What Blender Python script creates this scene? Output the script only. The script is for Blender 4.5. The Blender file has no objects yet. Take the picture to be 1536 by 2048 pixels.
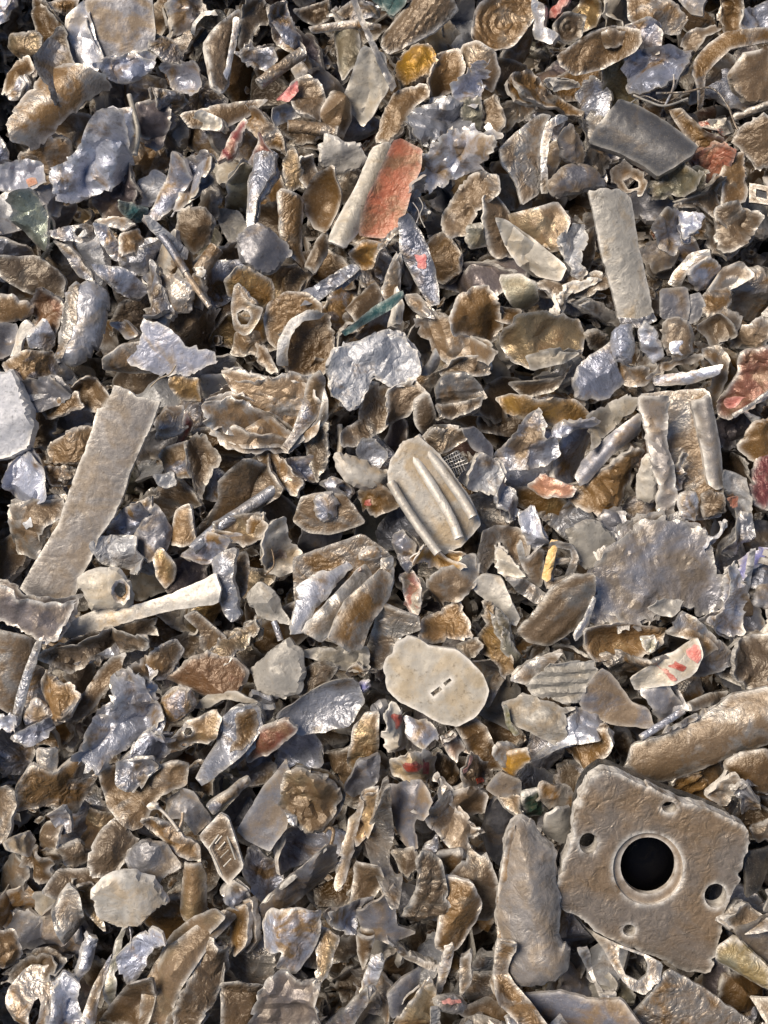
import bpy, math, random
import numpy as np
from mathutils import Vector, Matrix, noise
from mathutils.geometry import delaunay_2d_cdt

# ------------------------------------------------------------------ camera
S = 0.00023                      # metres per photo pixel at the middle of the heap
FOV = math.radians(40.0)
D = 1024 * S / math.tan(FOV / 2)
TILT = math.radians(22.0)
SLOPE = math.tan(math.radians(9.0))       # the heap rises towards the back
scn = bpy.context.scene
COL = scn.collection
N_ = Vector((0, -math.sin(TILT), math.cos(TILT)))
U_ = Vector((1, 0, 0))
V_ = N_.cross(U_)
CAM = N_ * D
cam_d = bpy.data.cameras.new('camera'); cam = bpy.data.objects.new('camera', cam_d); COL.objects.link(cam)
cam.location = CAM; cam.rotation_euler = (TILT, 0, 0)
cam_d.sensor_fit = 'VERTICAL'; cam_d.angle = FOV
cam_d.clip_start = 0.01; cam_d.clip_end = 50
scn.camera = cam
scn.render.resolution_x = 768; scn.render.resolution_y = 1024

# ------------------------------------------------------------------ light
SUN_EL, SUN_AZ = math.radians(56), math.radians(-88)    # azimuth from +y towards +x
w = bpy.data.worlds.new('World'); scn.world = w; w.use_nodes = True
nt = w.node_tree; nt.nodes.clear()
sky = nt.nodes.new('ShaderNodeTexSky'); sky.sky_type = 'NISHITA'; sky.sun_disc = False
sky.sun_elevation = SUN_EL; sky.sun_rotation = SUN_AZ
bg = nt.nodes.new('ShaderNodeBackground'); bg.inputs[1].default_value = 0.06
wo = nt.nodes.new('ShaderNodeOutputWorld')
nt.links.new(sky.outputs[0], bg.inputs[0]); nt.links.new(bg.outputs[0], wo.inputs[0])
sun_d = bpy.data.lights.new('sun', 'SUN'); sun_d.energy = 4.6; sun_d.angle = math.radians(34); sun_d.color = (1.0, 0.86, 0.67)
sun = bpy.data.objects.new('sun', sun_d); COL.objects.link(sun)
sdir = Vector((math.sin(SUN_AZ) * math.cos(SUN_EL), math.cos(SUN_AZ) * math.cos(SUN_EL), math.sin(SUN_EL)))
sun.rotation_euler = sdir.to_track_quat('Z', 'Y').to_euler()
sun.location = sdir * 3
scn.view_settings.view_transform = 'Standard'; scn.view_settings.look = 'None'
scn.view_settings.exposure = 0.34; scn.view_settings.gamma = 1; scn.view_settings.use_curve_mapping = False

# ------------------------------------------------------------------ materials
def mat(name, metal, dust, damt, rough=0.42, metallic=0.65, chip=None, chipamt=0.5, spec=0.65, dmet=0.16, wear=0.9, patch=75, bump=1.0):
    m = bpy.data.materials.new(name); m.use_nodes = True
    t = m.node_tree; t.nodes.clear(); L = t.links
    def nd(k, **kw):
        n = t.nodes.new(k)
        for a, b in kw.items(): setattr(n, a, b)
        return n
    out = nd('ShaderNodeOutputMaterial'); p = nd('ShaderNodeBsdfPrincipled'); L.new(p.outputs[0], out.inputs[0])
    tc = nd('ShaderNodeTexCoord'); at = nd('ShaderNodeAttribute', attribute_name='rnd'); ed = nd('ShaderNodeAttribute', attribute_name='edge')
    vm = nd('ShaderNodeVectorMath', operation='MULTIPLY_ADD')
    cb = nd('ShaderNodeCombineXYZ')
    for i in range(3): L.new(at.outputs['Fac'], cb.inputs[i])
    L.new(cb.outputs[0], vm.inputs[0]); vm.inputs[1].default_value = (3.7, 9.1, 5.3); L.new(tc.outputs['Object'], vm.inputs[2])
    def nz(scale, detail=3, rgh=0.55, dist=0.0):
        n = nd('ShaderNodeTexNoise'); n.inputs['Scale'].default_value = scale; n.inputs['Detail'].default_value = detail
        n.inputs['Roughness'].default_value = rgh; n.inputs['Distortion'].default_value = dist
        L.new(vm.outputs[0], n.inputs['Vector']); return n.outputs['Fac']
    def math_(op, a, b=None, clamp=False):
        n = nd('ShaderNodeMath', operation=op, use_clamp=clamp)
        for i, v in enumerate((a, b)):
            if v is None: continue
            if isinstance(v, (int, float)): n.inputs[i].default_value = v
            else: L.new(v, n.inputs[i])
        return n.outputs[0]
    def rng(v, a, b, c=0.0, d=1.0):
        n = nd('ShaderNodeMapRange'); L.new(v, n.inputs[0])
        for i, q in enumerate((a, b, c, d)): n.inputs[i + 1].default_value = q
        return n.outputs[0]
    def mix(f, a, b, mode='MIX'):
        n = nd('ShaderNodeMix', data_type='RGBA', blend_type=mode, clamp_factor=True)
        if isinstance(f, (int, float)): n.inputs[0].default_value = f
        else: L.new(f, n.inputs[0])
        for i, v in ((6, a), (7, b)):
            if isinstance(v, tuple): n.inputs[i].default_value = (*v, 1)
            else: L.new(v, n.inputs[i])
        return n.outputs[2]
    # patches of dried brown dust over bare metal, shifted piece by piece
    pn = nz(patch, 5, 0.6, 0.6)
    sh = rng(at.outputs['Fac'], 0, 1, -0.10, 0.10)
    pm = math_('ADD', pn, sh)
    c = 0.5 - (damt - 0.5) * 0.55
    dm = rng(pm, c - 0.085, c + 0.085)
    fine = nz(520, 4, 0.65); grain = nz(1700, 2, 0.6); mid = nz(150, 4, 0.6)
    dcol = mix(rng(mid, 0.35, 0.65), dust, tuple(x * k for x, k in zip(dust, (1.25, 1.28, 1.34))))
    mcol = mix(rng(mid, 0.3, 0.7), tuple(x * 0.72 for x in metal), metal)
    if chip is not None:
        cm = rng(math_('ADD', nz(70, 4, 0.6, 0.4), sh), 0.5 - (chipamt - 0.5) * 0.5 - 0.02, 0.5 - (chipamt - 0.5) * 0.5 + 0.02)
        mcol = mix(cm, mcol, chip)
    col = mix(dm, mcol, dcol)
    # dark specks of dirt and pale grains
    col = mix(math_('MULTIPLY', rng(fine, 0.56, 0.72), 0.5), col, (0.035, 0.024, 0.016))
    col = mix(math_('MULTIPLY', rng(grain, 0.58, 0.72), 0.22), col, (0.55, 0.50, 0.43))
    # rims rubbed bright
    wr = math_('MULTIPLY', ed.outputs['Fac'], rng(mid, 0.32, 0.54), True)
    wr = math_('MULTIPLY', wr, wear)
    col = mix(wr, col, (0.68, 0.66, 0.64))
    # each piece a touch lighter or darker
    hv = nd('ShaderNodeHueSaturation'); L.new(col, hv.inputs['Color']); L.new(rng(math_('FRACT', math_('MULTIPLY', at.outputs['Fac'], 7.3)), 0, 1, 0.62, 1.30), hv.inputs['Value'])
    L.new(rng(math_('FRACT', math_('MULTIPLY', at.outputs['Fac'], 13.7)), 0, 1, 0.7, 1.2), hv.inputs['Saturation'])
    L.new(hv.outputs[0], p.inputs['Base Color'])
    mm = math_('MULTIPLY', math_('SUBTRACT', 1.0, dm), metallic - dmet); mm = math_('ADD', mm, dmet, True)
    L.new(mm, p.inputs['Metallic'])
    rr = math_('ADD', rng(fine, 0.3, 0.7, rough - 0.14, rough + 0.16), math_('MULTIPLY', dm, 0.04)); L.new(rr, p.inputs['Roughness'])
    p.inputs['Specular IOR Level'].default_value = spec
    crs = math_('ABSOLUTE', math_('SUBTRACT', nz(190, 2, 0.5, 0.8), 0.5))
    crl = math_('ABSOLUTE', math_('SUBTRACT', nz(95, 2, 0.5, 0.5), 0.5))
    b0 = nd('ShaderNodeBump'); b0.inputs['Strength'].default_value = min(1.0, 0.70 * bump); b0.inputs['Distance'].default_value = 0.0045
    crh = math_('ADD', crs, math_('MULTIPLY', crl, 1.6))
    crh = math_('MULTIPLY', crh, rng(math_('FRACT', math_('MULTIPLY', at.outputs['Fac'], 5.1)), 0, 1, 0.12, 1.0))
    crh = math_('MULTIPLY', crh, rng(nz(38, 2), 0.36, 0.62, 0.2, 1.0))
    L.new(crh, b0.inputs['Height'])
    b1 = nd('ShaderNodeBump'); L.new(b0.outputs[0], b1.inputs['Normal']); b1.inputs['Strength'].default_value = 0.5 * bump; b1.inputs['Distance'].default_value = 0.0009
    L.new(math_('ADD', math_('MULTIPLY', mid, 1.3), math_('MULTIPLY', fine, 0.75)), b1.inputs['Height'])
    b2 = nd('ShaderNodeBump'); b2.inputs['Strength'].default_value = 0.35 * bump; b2.inputs['Distance'].default_value = 0.0003
    L.new(grain, b2.inputs['Height']); L.new(b1.outputs[0], b2.inputs['Normal']); L.new(b2.outputs[0], p.inputs['Normal'])
    return m

DUST = (0.150, 0.096, 0.048); DUST2 = (0.104, 0.063, 0.029); ALU = (0.50, 0.51, 0.55)
M = dict(
 tan=mat('dusty_tan_aluminium', (0.39, 0.37, 0.36), (0.150, 0.092, 0.043), 0.60, rough=.38),
 brown=mat('brown_coated_aluminium', (0.30, 0.25, 0.20), DUST2, 0.80, rough=0.36),
 grey=mat('grey_aluminium', (0.34, 0.365, 0.46), DUST, 0.50),
 silver=mat('bright_aluminium', (0.44, 0.475, 0.60), DUST, 0.40, rough=0.38, metallic=0.55),
 white=mat('whitened_aluminium', (0.48, 0.50, 0.56), DUST, 0.26, rough=0.5, metallic=0.3),
 pale=mat('pale_oxidised_aluminium', (0.43, 0.415, 0.40), (0.29, 0.225, 0.15), 0.42, rough=0.55, metallic=0.25, bump=.55),
 cream=mat('cream_chalky_metal', (0.41, 0.39, 0.36), (0.31, 0.265, 0.205), 0.38, rough=0.55, metallic=0.2, bump=.4),
 lilac=mat('lilac_grey_aluminium', (0.40, 0.41, 0.49), (0.215, 0.175, 0.14), 0.34, rough=0.36, metallic=0.45, patch=40),
 slate=mat('dull_slate_metal', (0.19, 0.195, 0.235), (0.15, 0.11, 0.075), 0.42, rough=0.45, metallic=0.45, wear=0.45, bump=.4),
 charcoal=mat('charcoal_metal', (0.095, 0.097, 0.11), (0.10, 0.08, 0.062), 0.40, rough=0.42, metallic=0.35, wear=0.4, bump=.3),
 plum=mat('plum_grey_metal', (0.17, 0.145, 0.16), (0.15, 0.11, 0.085), 0.35, rough=0.42, metallic=0.4, bump=.55),
 bluegrey=mat('blue_grey_metal', (0.38, 0.40, 0.49), (0.22, 0.19, 0.17), 0.22, rough=0.42, metallic=0.5, bump=.4),
 bluestone=mat('blue_grey_granular_metal', (0.33, 0.36, 0.46), (0.27, 0.285, 0.35), 0.4, rough=0.6, metallic=0.2, bump=.4),
 tanflat=mat('tan_grey_rolled_metal', (0.215, 0.203, 0.21), (0.160, 0.125, 0.095), 0.5, rough=0.5, metallic=0.35, bump=.4),
 olive=mat('olive_grey_metal', (0.27, 0.26, 0.20), (0.17, 0.13, 0.065), 0.45, rough=0.45, metallic=0.4),
 gold=mat('golden_foil', (0.50, 0.29, 0.065), (0.22, 0.125, 0.035), 0.55, rough=0.42, metallic=0.5),
 goldtan=mat('golden_brown_metal', (0.36, 0.265, 0.145), (0.17, 0.10, 0.04), 0.58, rough=0.38, metallic=0.6),
 orange=mat('orange_paint', (0.47, 0.10, 0.022), (0.20, 0.085, 0.03), 0.52, rough=0.45, metallic=0.0, wear=0.35),
 red=mat('red_paint', (0.48, 0.06, 0.035), (0.30, 0.09, 0.06), 0.3, rough=0.42, metallic=0.0, wear=0.4),
 pink=mat('pink_red_paint', (0.50, 0.15, 0.16), (0.30, 0.12, 0.10), 0.3, rough=0.42, metallic=0.0, wear=0.3),
 amber=mat('amber_flake', (0.45, 0.13, 0.02), (0.26, 0.09, 0.02), 0.4, rough=0.35, metallic=0.2),
 rust=mat('rust_red_metal', (0.19, 0.07, 0.045), (0.14, 0.078, 0.042), 0.6, rough=0.38, metallic=0.3),
 maroon=mat('maroon_paint', (0.20, 0.045, 0.05), (0.15, 0.08, 0.05), 0.38, rough=0.4, metallic=0.2),
 redchip=mat('chipped_red_paint_on_pale_metal', (0.58, 0.53, 0.47), DUST, 0.30, chip=(0.46, 0.12, 0.08), chipamt=0.40, metallic=0.3),
 teal=mat('teal_paint', (0.03, 0.11, 0.12), (0.10, 0.11, 0.09), 0.25, rough=0.4, metallic=0.1, wear=0.3),
 green=mat('deep_green_paint', (0.022, 0.06, 0.045), (0.09, 0.08, 0.05), 0.4, rough=0.4, metallic=0.1),
 greenfoil=mat('green_grey_foil', (0.36, 0.42, 0.38), (0.18, 0.17, 0.09), 0.42, rough=0.35, metallic=0.6),
 yellow=mat('yellow_paint', (0.70, 0.38, 0.01), (0.50, 0.26, 0.02), 0.02, rough=0.42, metallic=0.0, wear=0.2),
 blue=mat('blue_violet_paint', (0.13, 0.14, 0.48), (0.14, 0.12, 0.16), 0.25, rough=0.4, metallic=0.2),
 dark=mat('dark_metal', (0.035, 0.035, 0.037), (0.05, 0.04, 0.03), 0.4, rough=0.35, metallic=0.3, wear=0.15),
)
def plain(name, col, rough, metallic=0.0):
    m = bpy.data.materials.new(name); m.use_nodes = True
    p = m.node_tree.nodes['Principled BSDF']; p.inputs['Base Color'].default_value = (*col, 1)
    p.inputs['Roughness'].default_value = rough; p.inputs['Metallic'].default_value = metallic
    n = m.node_tree.nodes.new('ShaderNodeTexNoise'); n.inputs['Scale'].default_value = 90; n.inputs['Detail'].default_value = 5
    b = m.node_tree.nodes.new('ShaderNodeBump'); b.inputs['Strength'].default_value = 0.3; b.inputs['Distance'].default_value = 0.002
    m.node_tree.links.new(n.outputs['Fac'], b.inputs['Height']); m.node_tree.links.new(b.outputs[0], p.inputs['Normal'])
    return m
M['bore_shade'] = plain('bore_shade_black', (0.002, 0.002, 0.003), 0.08); M['bore_shade'].node_tree.nodes['Principled BSDF'].inputs['Specular IOR Level'].default_value = 0.1  # near-black that paints the shade inside the plate's bore
M['earth'] = plain('dark_earth', (0.03, 0.022, 0.016), 0.9)
WORD = dict(tan='tan', brown='brown', grey='grey', silver='silvery', white='whitish', pale='pale', cream='cream', slate='slate grey',
 plum='plum grey', bluegrey='blue grey', olive='olive', gold='golden', goldtan='golden brown', orange='orange', red='red', pink='pink',
 rust='rusty red', maroon='maroon', teal='teal', green='dark green', greenfoil='greenish', yellow='yellow', blue='blue', redchip='red flecked', tanflat='tan grey', amber='amber', dark='dark')

# ------------------------------------------------------------------ geometry
def ray_at(x, y, h):
    """photo position -> point on the heap surface raised by h photo-pixels"""
    d = U_ * ((x - 768) * S) + V_ * ((1024 - y) * S) - N_ * D
    # plane z = SLOPE*y + h*S
    k = (SLOPE * CAM.y + h * S - CAM.z) / (d.z - SLOPE * d.y)
    return CAM + d * k
def frame_at(c, gx, gy):
    a1 = (U_ + N_ * gx).normalized(); a2 = (V_ + N_ * gy)
    n = a1.cross(a2).normalized(); a2 = n.cross(a1).normalized()
    m = Matrix((a1, a2, n)).transposed().to_4x4(); m.translation = c
    return m
def on_plane(x, y, m):
    d = U_ * ((x - 768) * S) + V_ * ((1024 - y) * S) - N_ * D
    n = m.col[2].xyz; o = m.translation
    p = CAM + d * ((o - CAM).dot(n) / d.dot(n))
    q = p - o
    return (q.dot(m.col[0].xyz), q.dot(m.col[1].xyz))
def inside(px, py, poly):
    px = np.asarray(px); py = np.asarray(py); r = np.zeros(px.shape, bool)
    n = len(poly); j = n - 1
    for i in range(n):
        xi, yi = poly[i]; xj, yj = poly[j]
        c = ((yi > py) != (yj > py)) & (px < (xj - xi) * (py - yi) / ((yj - yi) or 1e-12) + xi)
        r ^= c; j = i
    return r
def chaikin(p, k=0.22):
    q = []
    for i in range(len(p)):
        a, b = np.array(p[i]), np.array(p[(i + 1) % len(p)])
        q += [tuple(a + (b - a) * k), tuple(b + (a - b) * k)]
    return q
def resample(p, sp):
    q = []
    for i in range(len(p)):
        a, b = np.array(p[i]), np.array(p[(i + 1) % len(p)])
        n = max(1, int(round(np.hypot(*(b - a)) / sp)))
        for k in range(n): q.append(tuple(a + (b - a) * (k / n)))
    return q
def torn(p, sp, amp, rs):
    q = []
    for i in range(len(p)):
        a, b = np.array(p[i]), np.array(p[(i + 1) % len(p)]); l = np.hypot(*(b - a)) or 1; n = int(l / sp + rs.random())
        nr = np.array([b[1] - a[1], a[0] - b[0]]) / l
        q.append(tuple(a))
        ts = sorted(rs.uniform(.12, .88) for _ in range(n))
        for t in ts: q.append(tuple(a + (b - a) * t + nr * rs.gauss(0, amp)))
    return q
def jagged(p, amp, sp, seed):
    q = []; n = len(p); sg = 1 if sum(p[i - 1][0] * p[i][1] - p[i][0] * p[i - 1][1] for i in range(n)) > 0 else -1
    for i in range(n):
        a, b = np.array(p[i - 1]), np.array(p[(i + 1) % n]); t = b - a; l = np.hypot(*t) or 1
        x, y = p[i]
        v = noise.noise(Vector((x / (7 * S), y / (7 * S), seed))) * .7 + noise.noise(Vector((x / (22 * S), y / (22 * S), seed + 9))) * .8
        n3 = noise.noise(Vector((x / (15 * S), y / (15 * S), seed + 31)))
        if n3 > .28: v -= (n3 - .28) * 5
        q.append((x + sg * t[1] / l * v * amp, y - sg * t[0] / l * v * amp))
    return q
def segdist(P, poly):
    A = np.array(poly); B = np.roll(A, -1, 0); AB = B - A; l2 = (AB ** 2).sum(1) + 1e-18
    ap = P[:, None, :] - A[None]; t = np.clip((ap * AB[None]).sum(2) / l2, 0, 1)
    return np.sqrt(((ap - t[..., None] * AB[None]) ** 2).sum(2)).min(1)

CLS = dict(
 F=dict(a=2.4, f=3, fs=.42, rim=3, t=5, j=2.2, cr=.9, lay=.5, rb=.38, fz=30, fa=5, fl=.6),
 S=dict(a=1.6, f=1, fs=.08, rim=0, t=6, j=.9, cr=.4),
 W=dict(a=4, f=6, fs=.5, rim=3, t=5, j=3.0, cr=1.3, lay=.7, rb=.3, fz=19, fa=7.5, fl=.4),
 C=dict(a=1.5, f=5, fs=.22, rim=0, t=5, j=1.6, dome=.45, cr=.8, fz=20, fa=2),
 L=dict(a=2.0, f=2, fs=.25, rim=2.5, t=6, j=1.8, b=.6, cr=.7, lay=.35, fz=28, fa=2.5),
 B=dict(a=1.2, f=0, fs=.1, rim=1, t=7, j=1.1, b=.6, cr=.35),
 D=dict(a=2.0, f=2, fs=.25, rim=4, t=5, j=1.9, dish=.5, cr=.7, fz=28, fa=2.5))

def facets(V2, fz, seed):
    """crumple of flat facets: random heights on a loose triangulation, straight folds between"""
    R = np.random.RandomState((seed * 7 + 3) % 99991); mn = V2.min(0) - fz * 2; mx = V2.max(0) + fz * 2
    a, b = np.meshgrid(np.arange(mn[0], mx[0], fz), np.arange(mn[1], mx[1], fz)); a[1::2] += fz * .5
    P = np.stack([a.ravel(), b.ravel()], 1); P += R.uniform(-.38, .38, P.shape) * fz
    hgt = R.uniform(-1, 1, len(P))
    vs, _, fs, ov, *_r = delaunay_2d_cdt([Vector(p) for p in P], [], [], 0, 1e-9)
    T = np.array([f for f in fs if len(f) == 3]); Q = np.array([tuple(v) for v in vs])
    hq = np.array([hgt[o[0]] if len(o) else 0 for o in ov])
    A, B, C = Q[T[:, 0]], Q[T[:, 1]], Q[T[:, 2]]
    den = (B[:, 1] - C[:, 1]) * (A[:, 0] - C[:, 0]) + (C[:, 0] - B[:, 0]) * (A[:, 1] - C[:, 1])
    x = V2[:, 0][:, None]; y = V2[:, 1][:, None]
    l1 = ((B[:, 1] - C[:, 1]) * (x - C[:, 0]) + (C[:, 0] - B[:, 0]) * (y - C[:, 1])) / den
    l2 = ((C[:, 1] - A[:, 1]) * (x - C[:, 0]) + (A[:, 0] - C[:, 0]) * (y - C[:, 1])) / den
    l3 = 1 - l1 - l2
    k = np.argmax(np.minimum(np.minimum(l1, l2), l3), 1); i = np.arange(len(V2))
    return l1[i, k] * hq[T[k, 0]] + l2[i, k] * hq[T[k, 1]] + l3[i, k] * hq[T[k, 2]]

TOP = {}
def build_arrays(poly, holes, o, seed, sp):
    """poly/holes in local metres -> verts, faces, edge attribute, all in metres"""
    rs = random.Random(seed)
    if o.get('sm', 1): poly = chaikin(poly, .22 if o.get('dome') and o['f'] < 2 else .10)
    raw = poly
    if o['j'] > 1.5: poly = torn(poly, 17 * S, o['j'] * 1.25 * S, rs)
    pl = resample(poly, sp)
    if o['j']: pl = jagged(pl, o['j'] * S, sp, seed * 1.37)
    hl = [resample(h, sp * .8) for h in holes]
    A = np.array(pl); mn = A.min(0); mx = A.max(0)
    gx, gy = np.meshgrid(np.arange(mn[0], mx[0] + sp, sp), np.arange(mn[1], mx[1] + sp, sp * .87))
    gx[1::2] += sp * .5
    g = np.stack([gx.ravel(), gy.ravel()], 1); rg = np.random.RandomState(seed % 99991); g += rg.uniform(-.22, .22, g.shape) * sp
    ok = inside(g[:, 0], g[:, 1], pl)
    for h in hl: ok &= ~inside(g[:, 0], g[:, 1], h)
    g = g[ok]
    allb = [pl] + hl
    if len(g):
        dd = np.min([segdist(g, b) for b in allb], 0); g = g[dd > sp * .5]
    pts = [Vector(p) for p in pl]; ed = [(i, (i + 1) % len(pl)) for i in range(len(pl))]
    for h in hl:
        k = len(pts); pts += [Vector(p) for p in h]; ed += [(k + i, k + (i + 1) % len(h)) for i in range(len(h))]
    pts += [Vector(p) for p in g]
    vs, _, fs, *_r = delaunay_2d_cdt(pts, ed, [], 1, 1e-9)
    V2 = np.array([tuple(v) for v in vs]); F = np.array([f for f in fs if len(f) == 3])
    cen = V2[F].mean(1); ok = inside(cen[:, 0], cen[:, 1], pl)
    for h in hl: ok &= ~inside(cen[:, 0], cen[:, 1], h)
    F = F[ok]
    d = np.min([segdist(V2, b) for b in allb], 0)
    x, y = V2[:, 0], V2[:, 1]; ctr = V2.mean(0); q = V2 - ctr
    ev, evec = np.linalg.eigh(np.cov(q.T)); ax = evec[:, 1]; pr = evec[:, 0]
    if 'ax' in o: th = math.radians(o['ax']); ax = np.array([math.cos(th), math.sin(th)]); pr = np.array([-ax[1], ax[0]])
    s_, r_ = q @ ax, q @ pr; hw = max(np.abs(r_).max(), 1e-6); hl_ = max(np.abs(s_).max(), 1e-6)
    size = math.sqrt(hw * hl_)
    z = np.zeros(len(V2)); lam = max(size * .8, 14 * S)
    for i in range(len(V2)):
        z[i] = o['a'] * S * (noise.noise(Vector((x[i] / lam, y[i] / lam, seed * .71))) * 1.4 + noise.noise(Vector((x[i] / (lam * .35), y[i] / (lam * .35), seed * .31))) * .7)
    if o['a'] > 99:
        for i in range(len(V2)):
            c = noise.noise(Vector((x[i] / (lam * .5), y[i] / (lam * .5), seed * 1.9)))
            z[i] += o['a'] * S * (1 - abs(c) * 4) * .45 + o['a'] * S * .35 * noise.noise(Vector((x[i] / (9 * S), y[i] / (9 * S), seed)))
    for k in range(int(o['f'])):
        th = rs.uniform(0, math.tau); off = rs.uniform(-.5, .5) * size
        e = np.abs(q[:, 0] * math.cos(th) + q[:, 1] * math.sin(th) - off)
        e = np.sqrt(e * e + (1.5 * S) ** 2)
        z += rs.choice((-1, 1)) * o['fs'] * rs.uniform(.4, 1) * (e - e.mean())
    rr = r_ / hw
    if rs.random() < o.get('fl', 0):      # a flange bent along a straight line
        th = rs.uniform(0, math.tau); e = q[:, 0] * math.cos(th) + q[:, 1] * math.sin(th); e = np.clip(e - rs.uniform(.1, .5) * e.max(), 0, None)
        z += rs.choice((-1, -1, 1)) * rs.uniform(.6, 1.5) * e
    if o.get('rb') and not o.get('b') and size < 75 * S:
        th = rs.uniform(0, math.pi); e = (q[:, 0] * math.cos(th) + q[:, 1] * math.sin(th)); e = e / max(np.abs(e).max(), 1e-6)
        z += rs.choice((-1, 1, 1)) * o['rb'] * rs.uniform(.3, 1) * hw * (.5 - e ** 2)
    if o.get('b'): z += o['b'] * hw * (1 - rr ** 2) - o['b'] * hw * .5
    if o.get('lb'): z += o['lb'] * hl_ * (1 - (s_ / hl_) ** 2)
    if o.get('dish'): z -= o['dish'] * size * (1 - np.clip((rr ** 2 + (s_ / hl_) ** 2), 0, 1))
    nz_ = np.array([noise.noise(Vector((a / (26 * S), b / (26 * S), seed))) for a, b in V2])
    if o['rim']: z += o['rim'] * S * np.exp(-d / (6 * S)) * ((.5 + 2.6 * nz_) if o['rim'] > 0 else 1)
    if o.get('fz'):
        z += o['fa'] * S * facets(V2, o['fz'] * S, seed)
    cr = o.get('cr', 0) * S
    if cr:
        n1 = np.array([noise.noise(Vector((a / (17 * S), b / (17 * S), seed + 5))) for a, b in V2])
        n2 = np.array([noise.noise(Vector((a / (8 * S), b / (8 * S), seed + 8))) for a, b in V2])
        z += cr * (1.2 - 4.2 * np.abs(n1)) * (.45 + .9 * np.clip(nz_ + .4, 0, 1)) + cr * .55 * n2
    if o.get('rp'):
        ph = 2 * math.pi * r_ / (o['rp'] * S); wv = np.cos(ph); z += o['ra'] * S * np.sign(wv) * np.abs(wv) ** .6 * (.75 + .6 * nz_)
    if o.get('rings'):
        z += o['ra'] * S * np.cos(np.hypot(q[:, 0], q[:, 1]) * 2 * math.pi / (o['rings'] * S))
    dome = 0
    if o.get('dome'):
        dm = d.max(); prof = np.sqrt(np.clip(1 - (1 - np.clip(d / dm, 0, 1)) ** 2, 0, 1)); dome = o['dome'] * dm * 1.6
        if o['f'] >= 2:      # broken faces: the lowest of several slanted planes
            top = np.full(len(z), dome * 1.05)
            for k in range(int(o['f']) + 3):
                th = rs.uniform(0, math.tau); sl = rs.uniform(.25, 1.1)
                top = np.minimum(top, dome * rs.uniform(.75, 1.15) - sl * dome / hw * ((q[:, 0] * math.cos(th) + q[:, 1] * math.sin(th))))
            z = z * .8 * (.3 + .7 * prof) + np.maximum(np.minimum(top, prof * dome * 1.5), prof * dome * .15)
        else: z = z * (.25 + .75 * prof) + prof * dome
        zb = -prof * dome * .7 - o['t'] * S
    else:
        zb = z - o['t'] * S
    if o.get('flat'): zb = np.full(len(z), -o['t'] * S)
    if 'on' in o:      # paint or a thin skin lying on the surface of its part
        sx, sz = o['on']; dd2 = ((V2[:, None, :] - sx[None]) ** 2).sum(2); ix = np.argsort(dd2, 1)[:, :4]; wq = 1 / (np.take_along_axis(dd2, ix, 1) + (1 * S) ** 2)
        z = (sz[ix] * wq).sum(1) / wq.sum(1) + o.get('up', 1.6) * S; zb = z - 3.0 * S
    n = len(V2); TOP['xy'] = V2; TOP['z'] = z
    Vt = np.concatenate([np.column_stack([V2, z]), np.column_stack([V2, zb])])
    E = np.exp(-(d / (o.get('ew', 4.4) * S)) ** 1.6); Eb = np.concatenate([E, E])
    # boundary
    tri = F.tolist()
    a0 = V2[F[:, 0]]; a1 = V2[F[:, 1]]; a2 = V2[F[:, 2]]
    cr = (a1[:, 0] - a0[:, 0]) * (a2[:, 1] - a0[:, 1]) - (a1[:, 1] - a0[:, 1]) * (a2[:, 0] - a0[:, 0])
    for i, c in enumerate(cr):
        if c < 0: tri[i] = tri[i][::-1]
    cnt = {}
    for f in tri:
        for i in range(3):
            e = (f[i], f[(i + 1) % 3]); cnt[e] = 1
    faces = [tuple(f) for f in tri] + [(f[2] + n, f[1] + n, f[0] + n) for f in tri]
    for (a, b) in cnt:
        if (b, a) not in cnt: faces.append((b, a, a + n, b + n))
    if rs.random() < o.get('lay', 0) and not holes:     # a second torn layer folded underneath
        o2 = dict(o); o2['lay'] = 0; o2['j'] = o['j'] * 1.3; c0 = np.array(raw).mean(0); th = rs.uniform(-.12, .12); sc = rs.uniform(.96, 1.1)
        rot = np.array([[math.cos(th), -math.sin(th)], [math.sin(th), math.cos(th)]]) * sc
        off = np.array([rs.uniform(-5, 5), rs.uniform(-5, 5)]) * S
        p2 = [tuple((np.array(p) - c0) @ rot.T + c0 + off) for p in raw]
        o2['sm'] = 0
        keep = dict(TOP); V3, F3, E3 = build_arrays(p2, [], o2, seed + 3331, sp); TOP.update(keep)
        V3 = V3 - np.array([0, 0, (o['t'] + rs.uniform(3, 6)) * S]); k = len(Vt)
        Vt = np.concatenate([Vt, V3]); Eb = np.concatenate([Eb, E3]); faces += [tuple(i + k for i in f) for f in F3]
    return Vt, faces, Eb

def mesh_from(name, Vt, faces, E, rnd, m, sharp=24):
    me = bpy.data.meshes.new(name); me.from_pydata([tuple(v) for v in Vt], [], faces); me.update()
    a = me.attributes.new('edge', 'FLOAT', 'POINT'); a.data.foreach_set('value', np.asarray(E, dtype=np.float32))
    a = me.attributes.new('rnd', 'FLOAT', 'POINT'); a.data.foreach_set('value', np.broadcast_to(np.asarray(rnd, dtype=np.float32), (len(Vt),)).copy())
    me.materials.append(m)
    me.polygons.foreach_set('use_smooth', [True] * len(me.polygons))
    me.set_sharp_from_angle(angle=math.radians(sharp))
    return me

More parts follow.
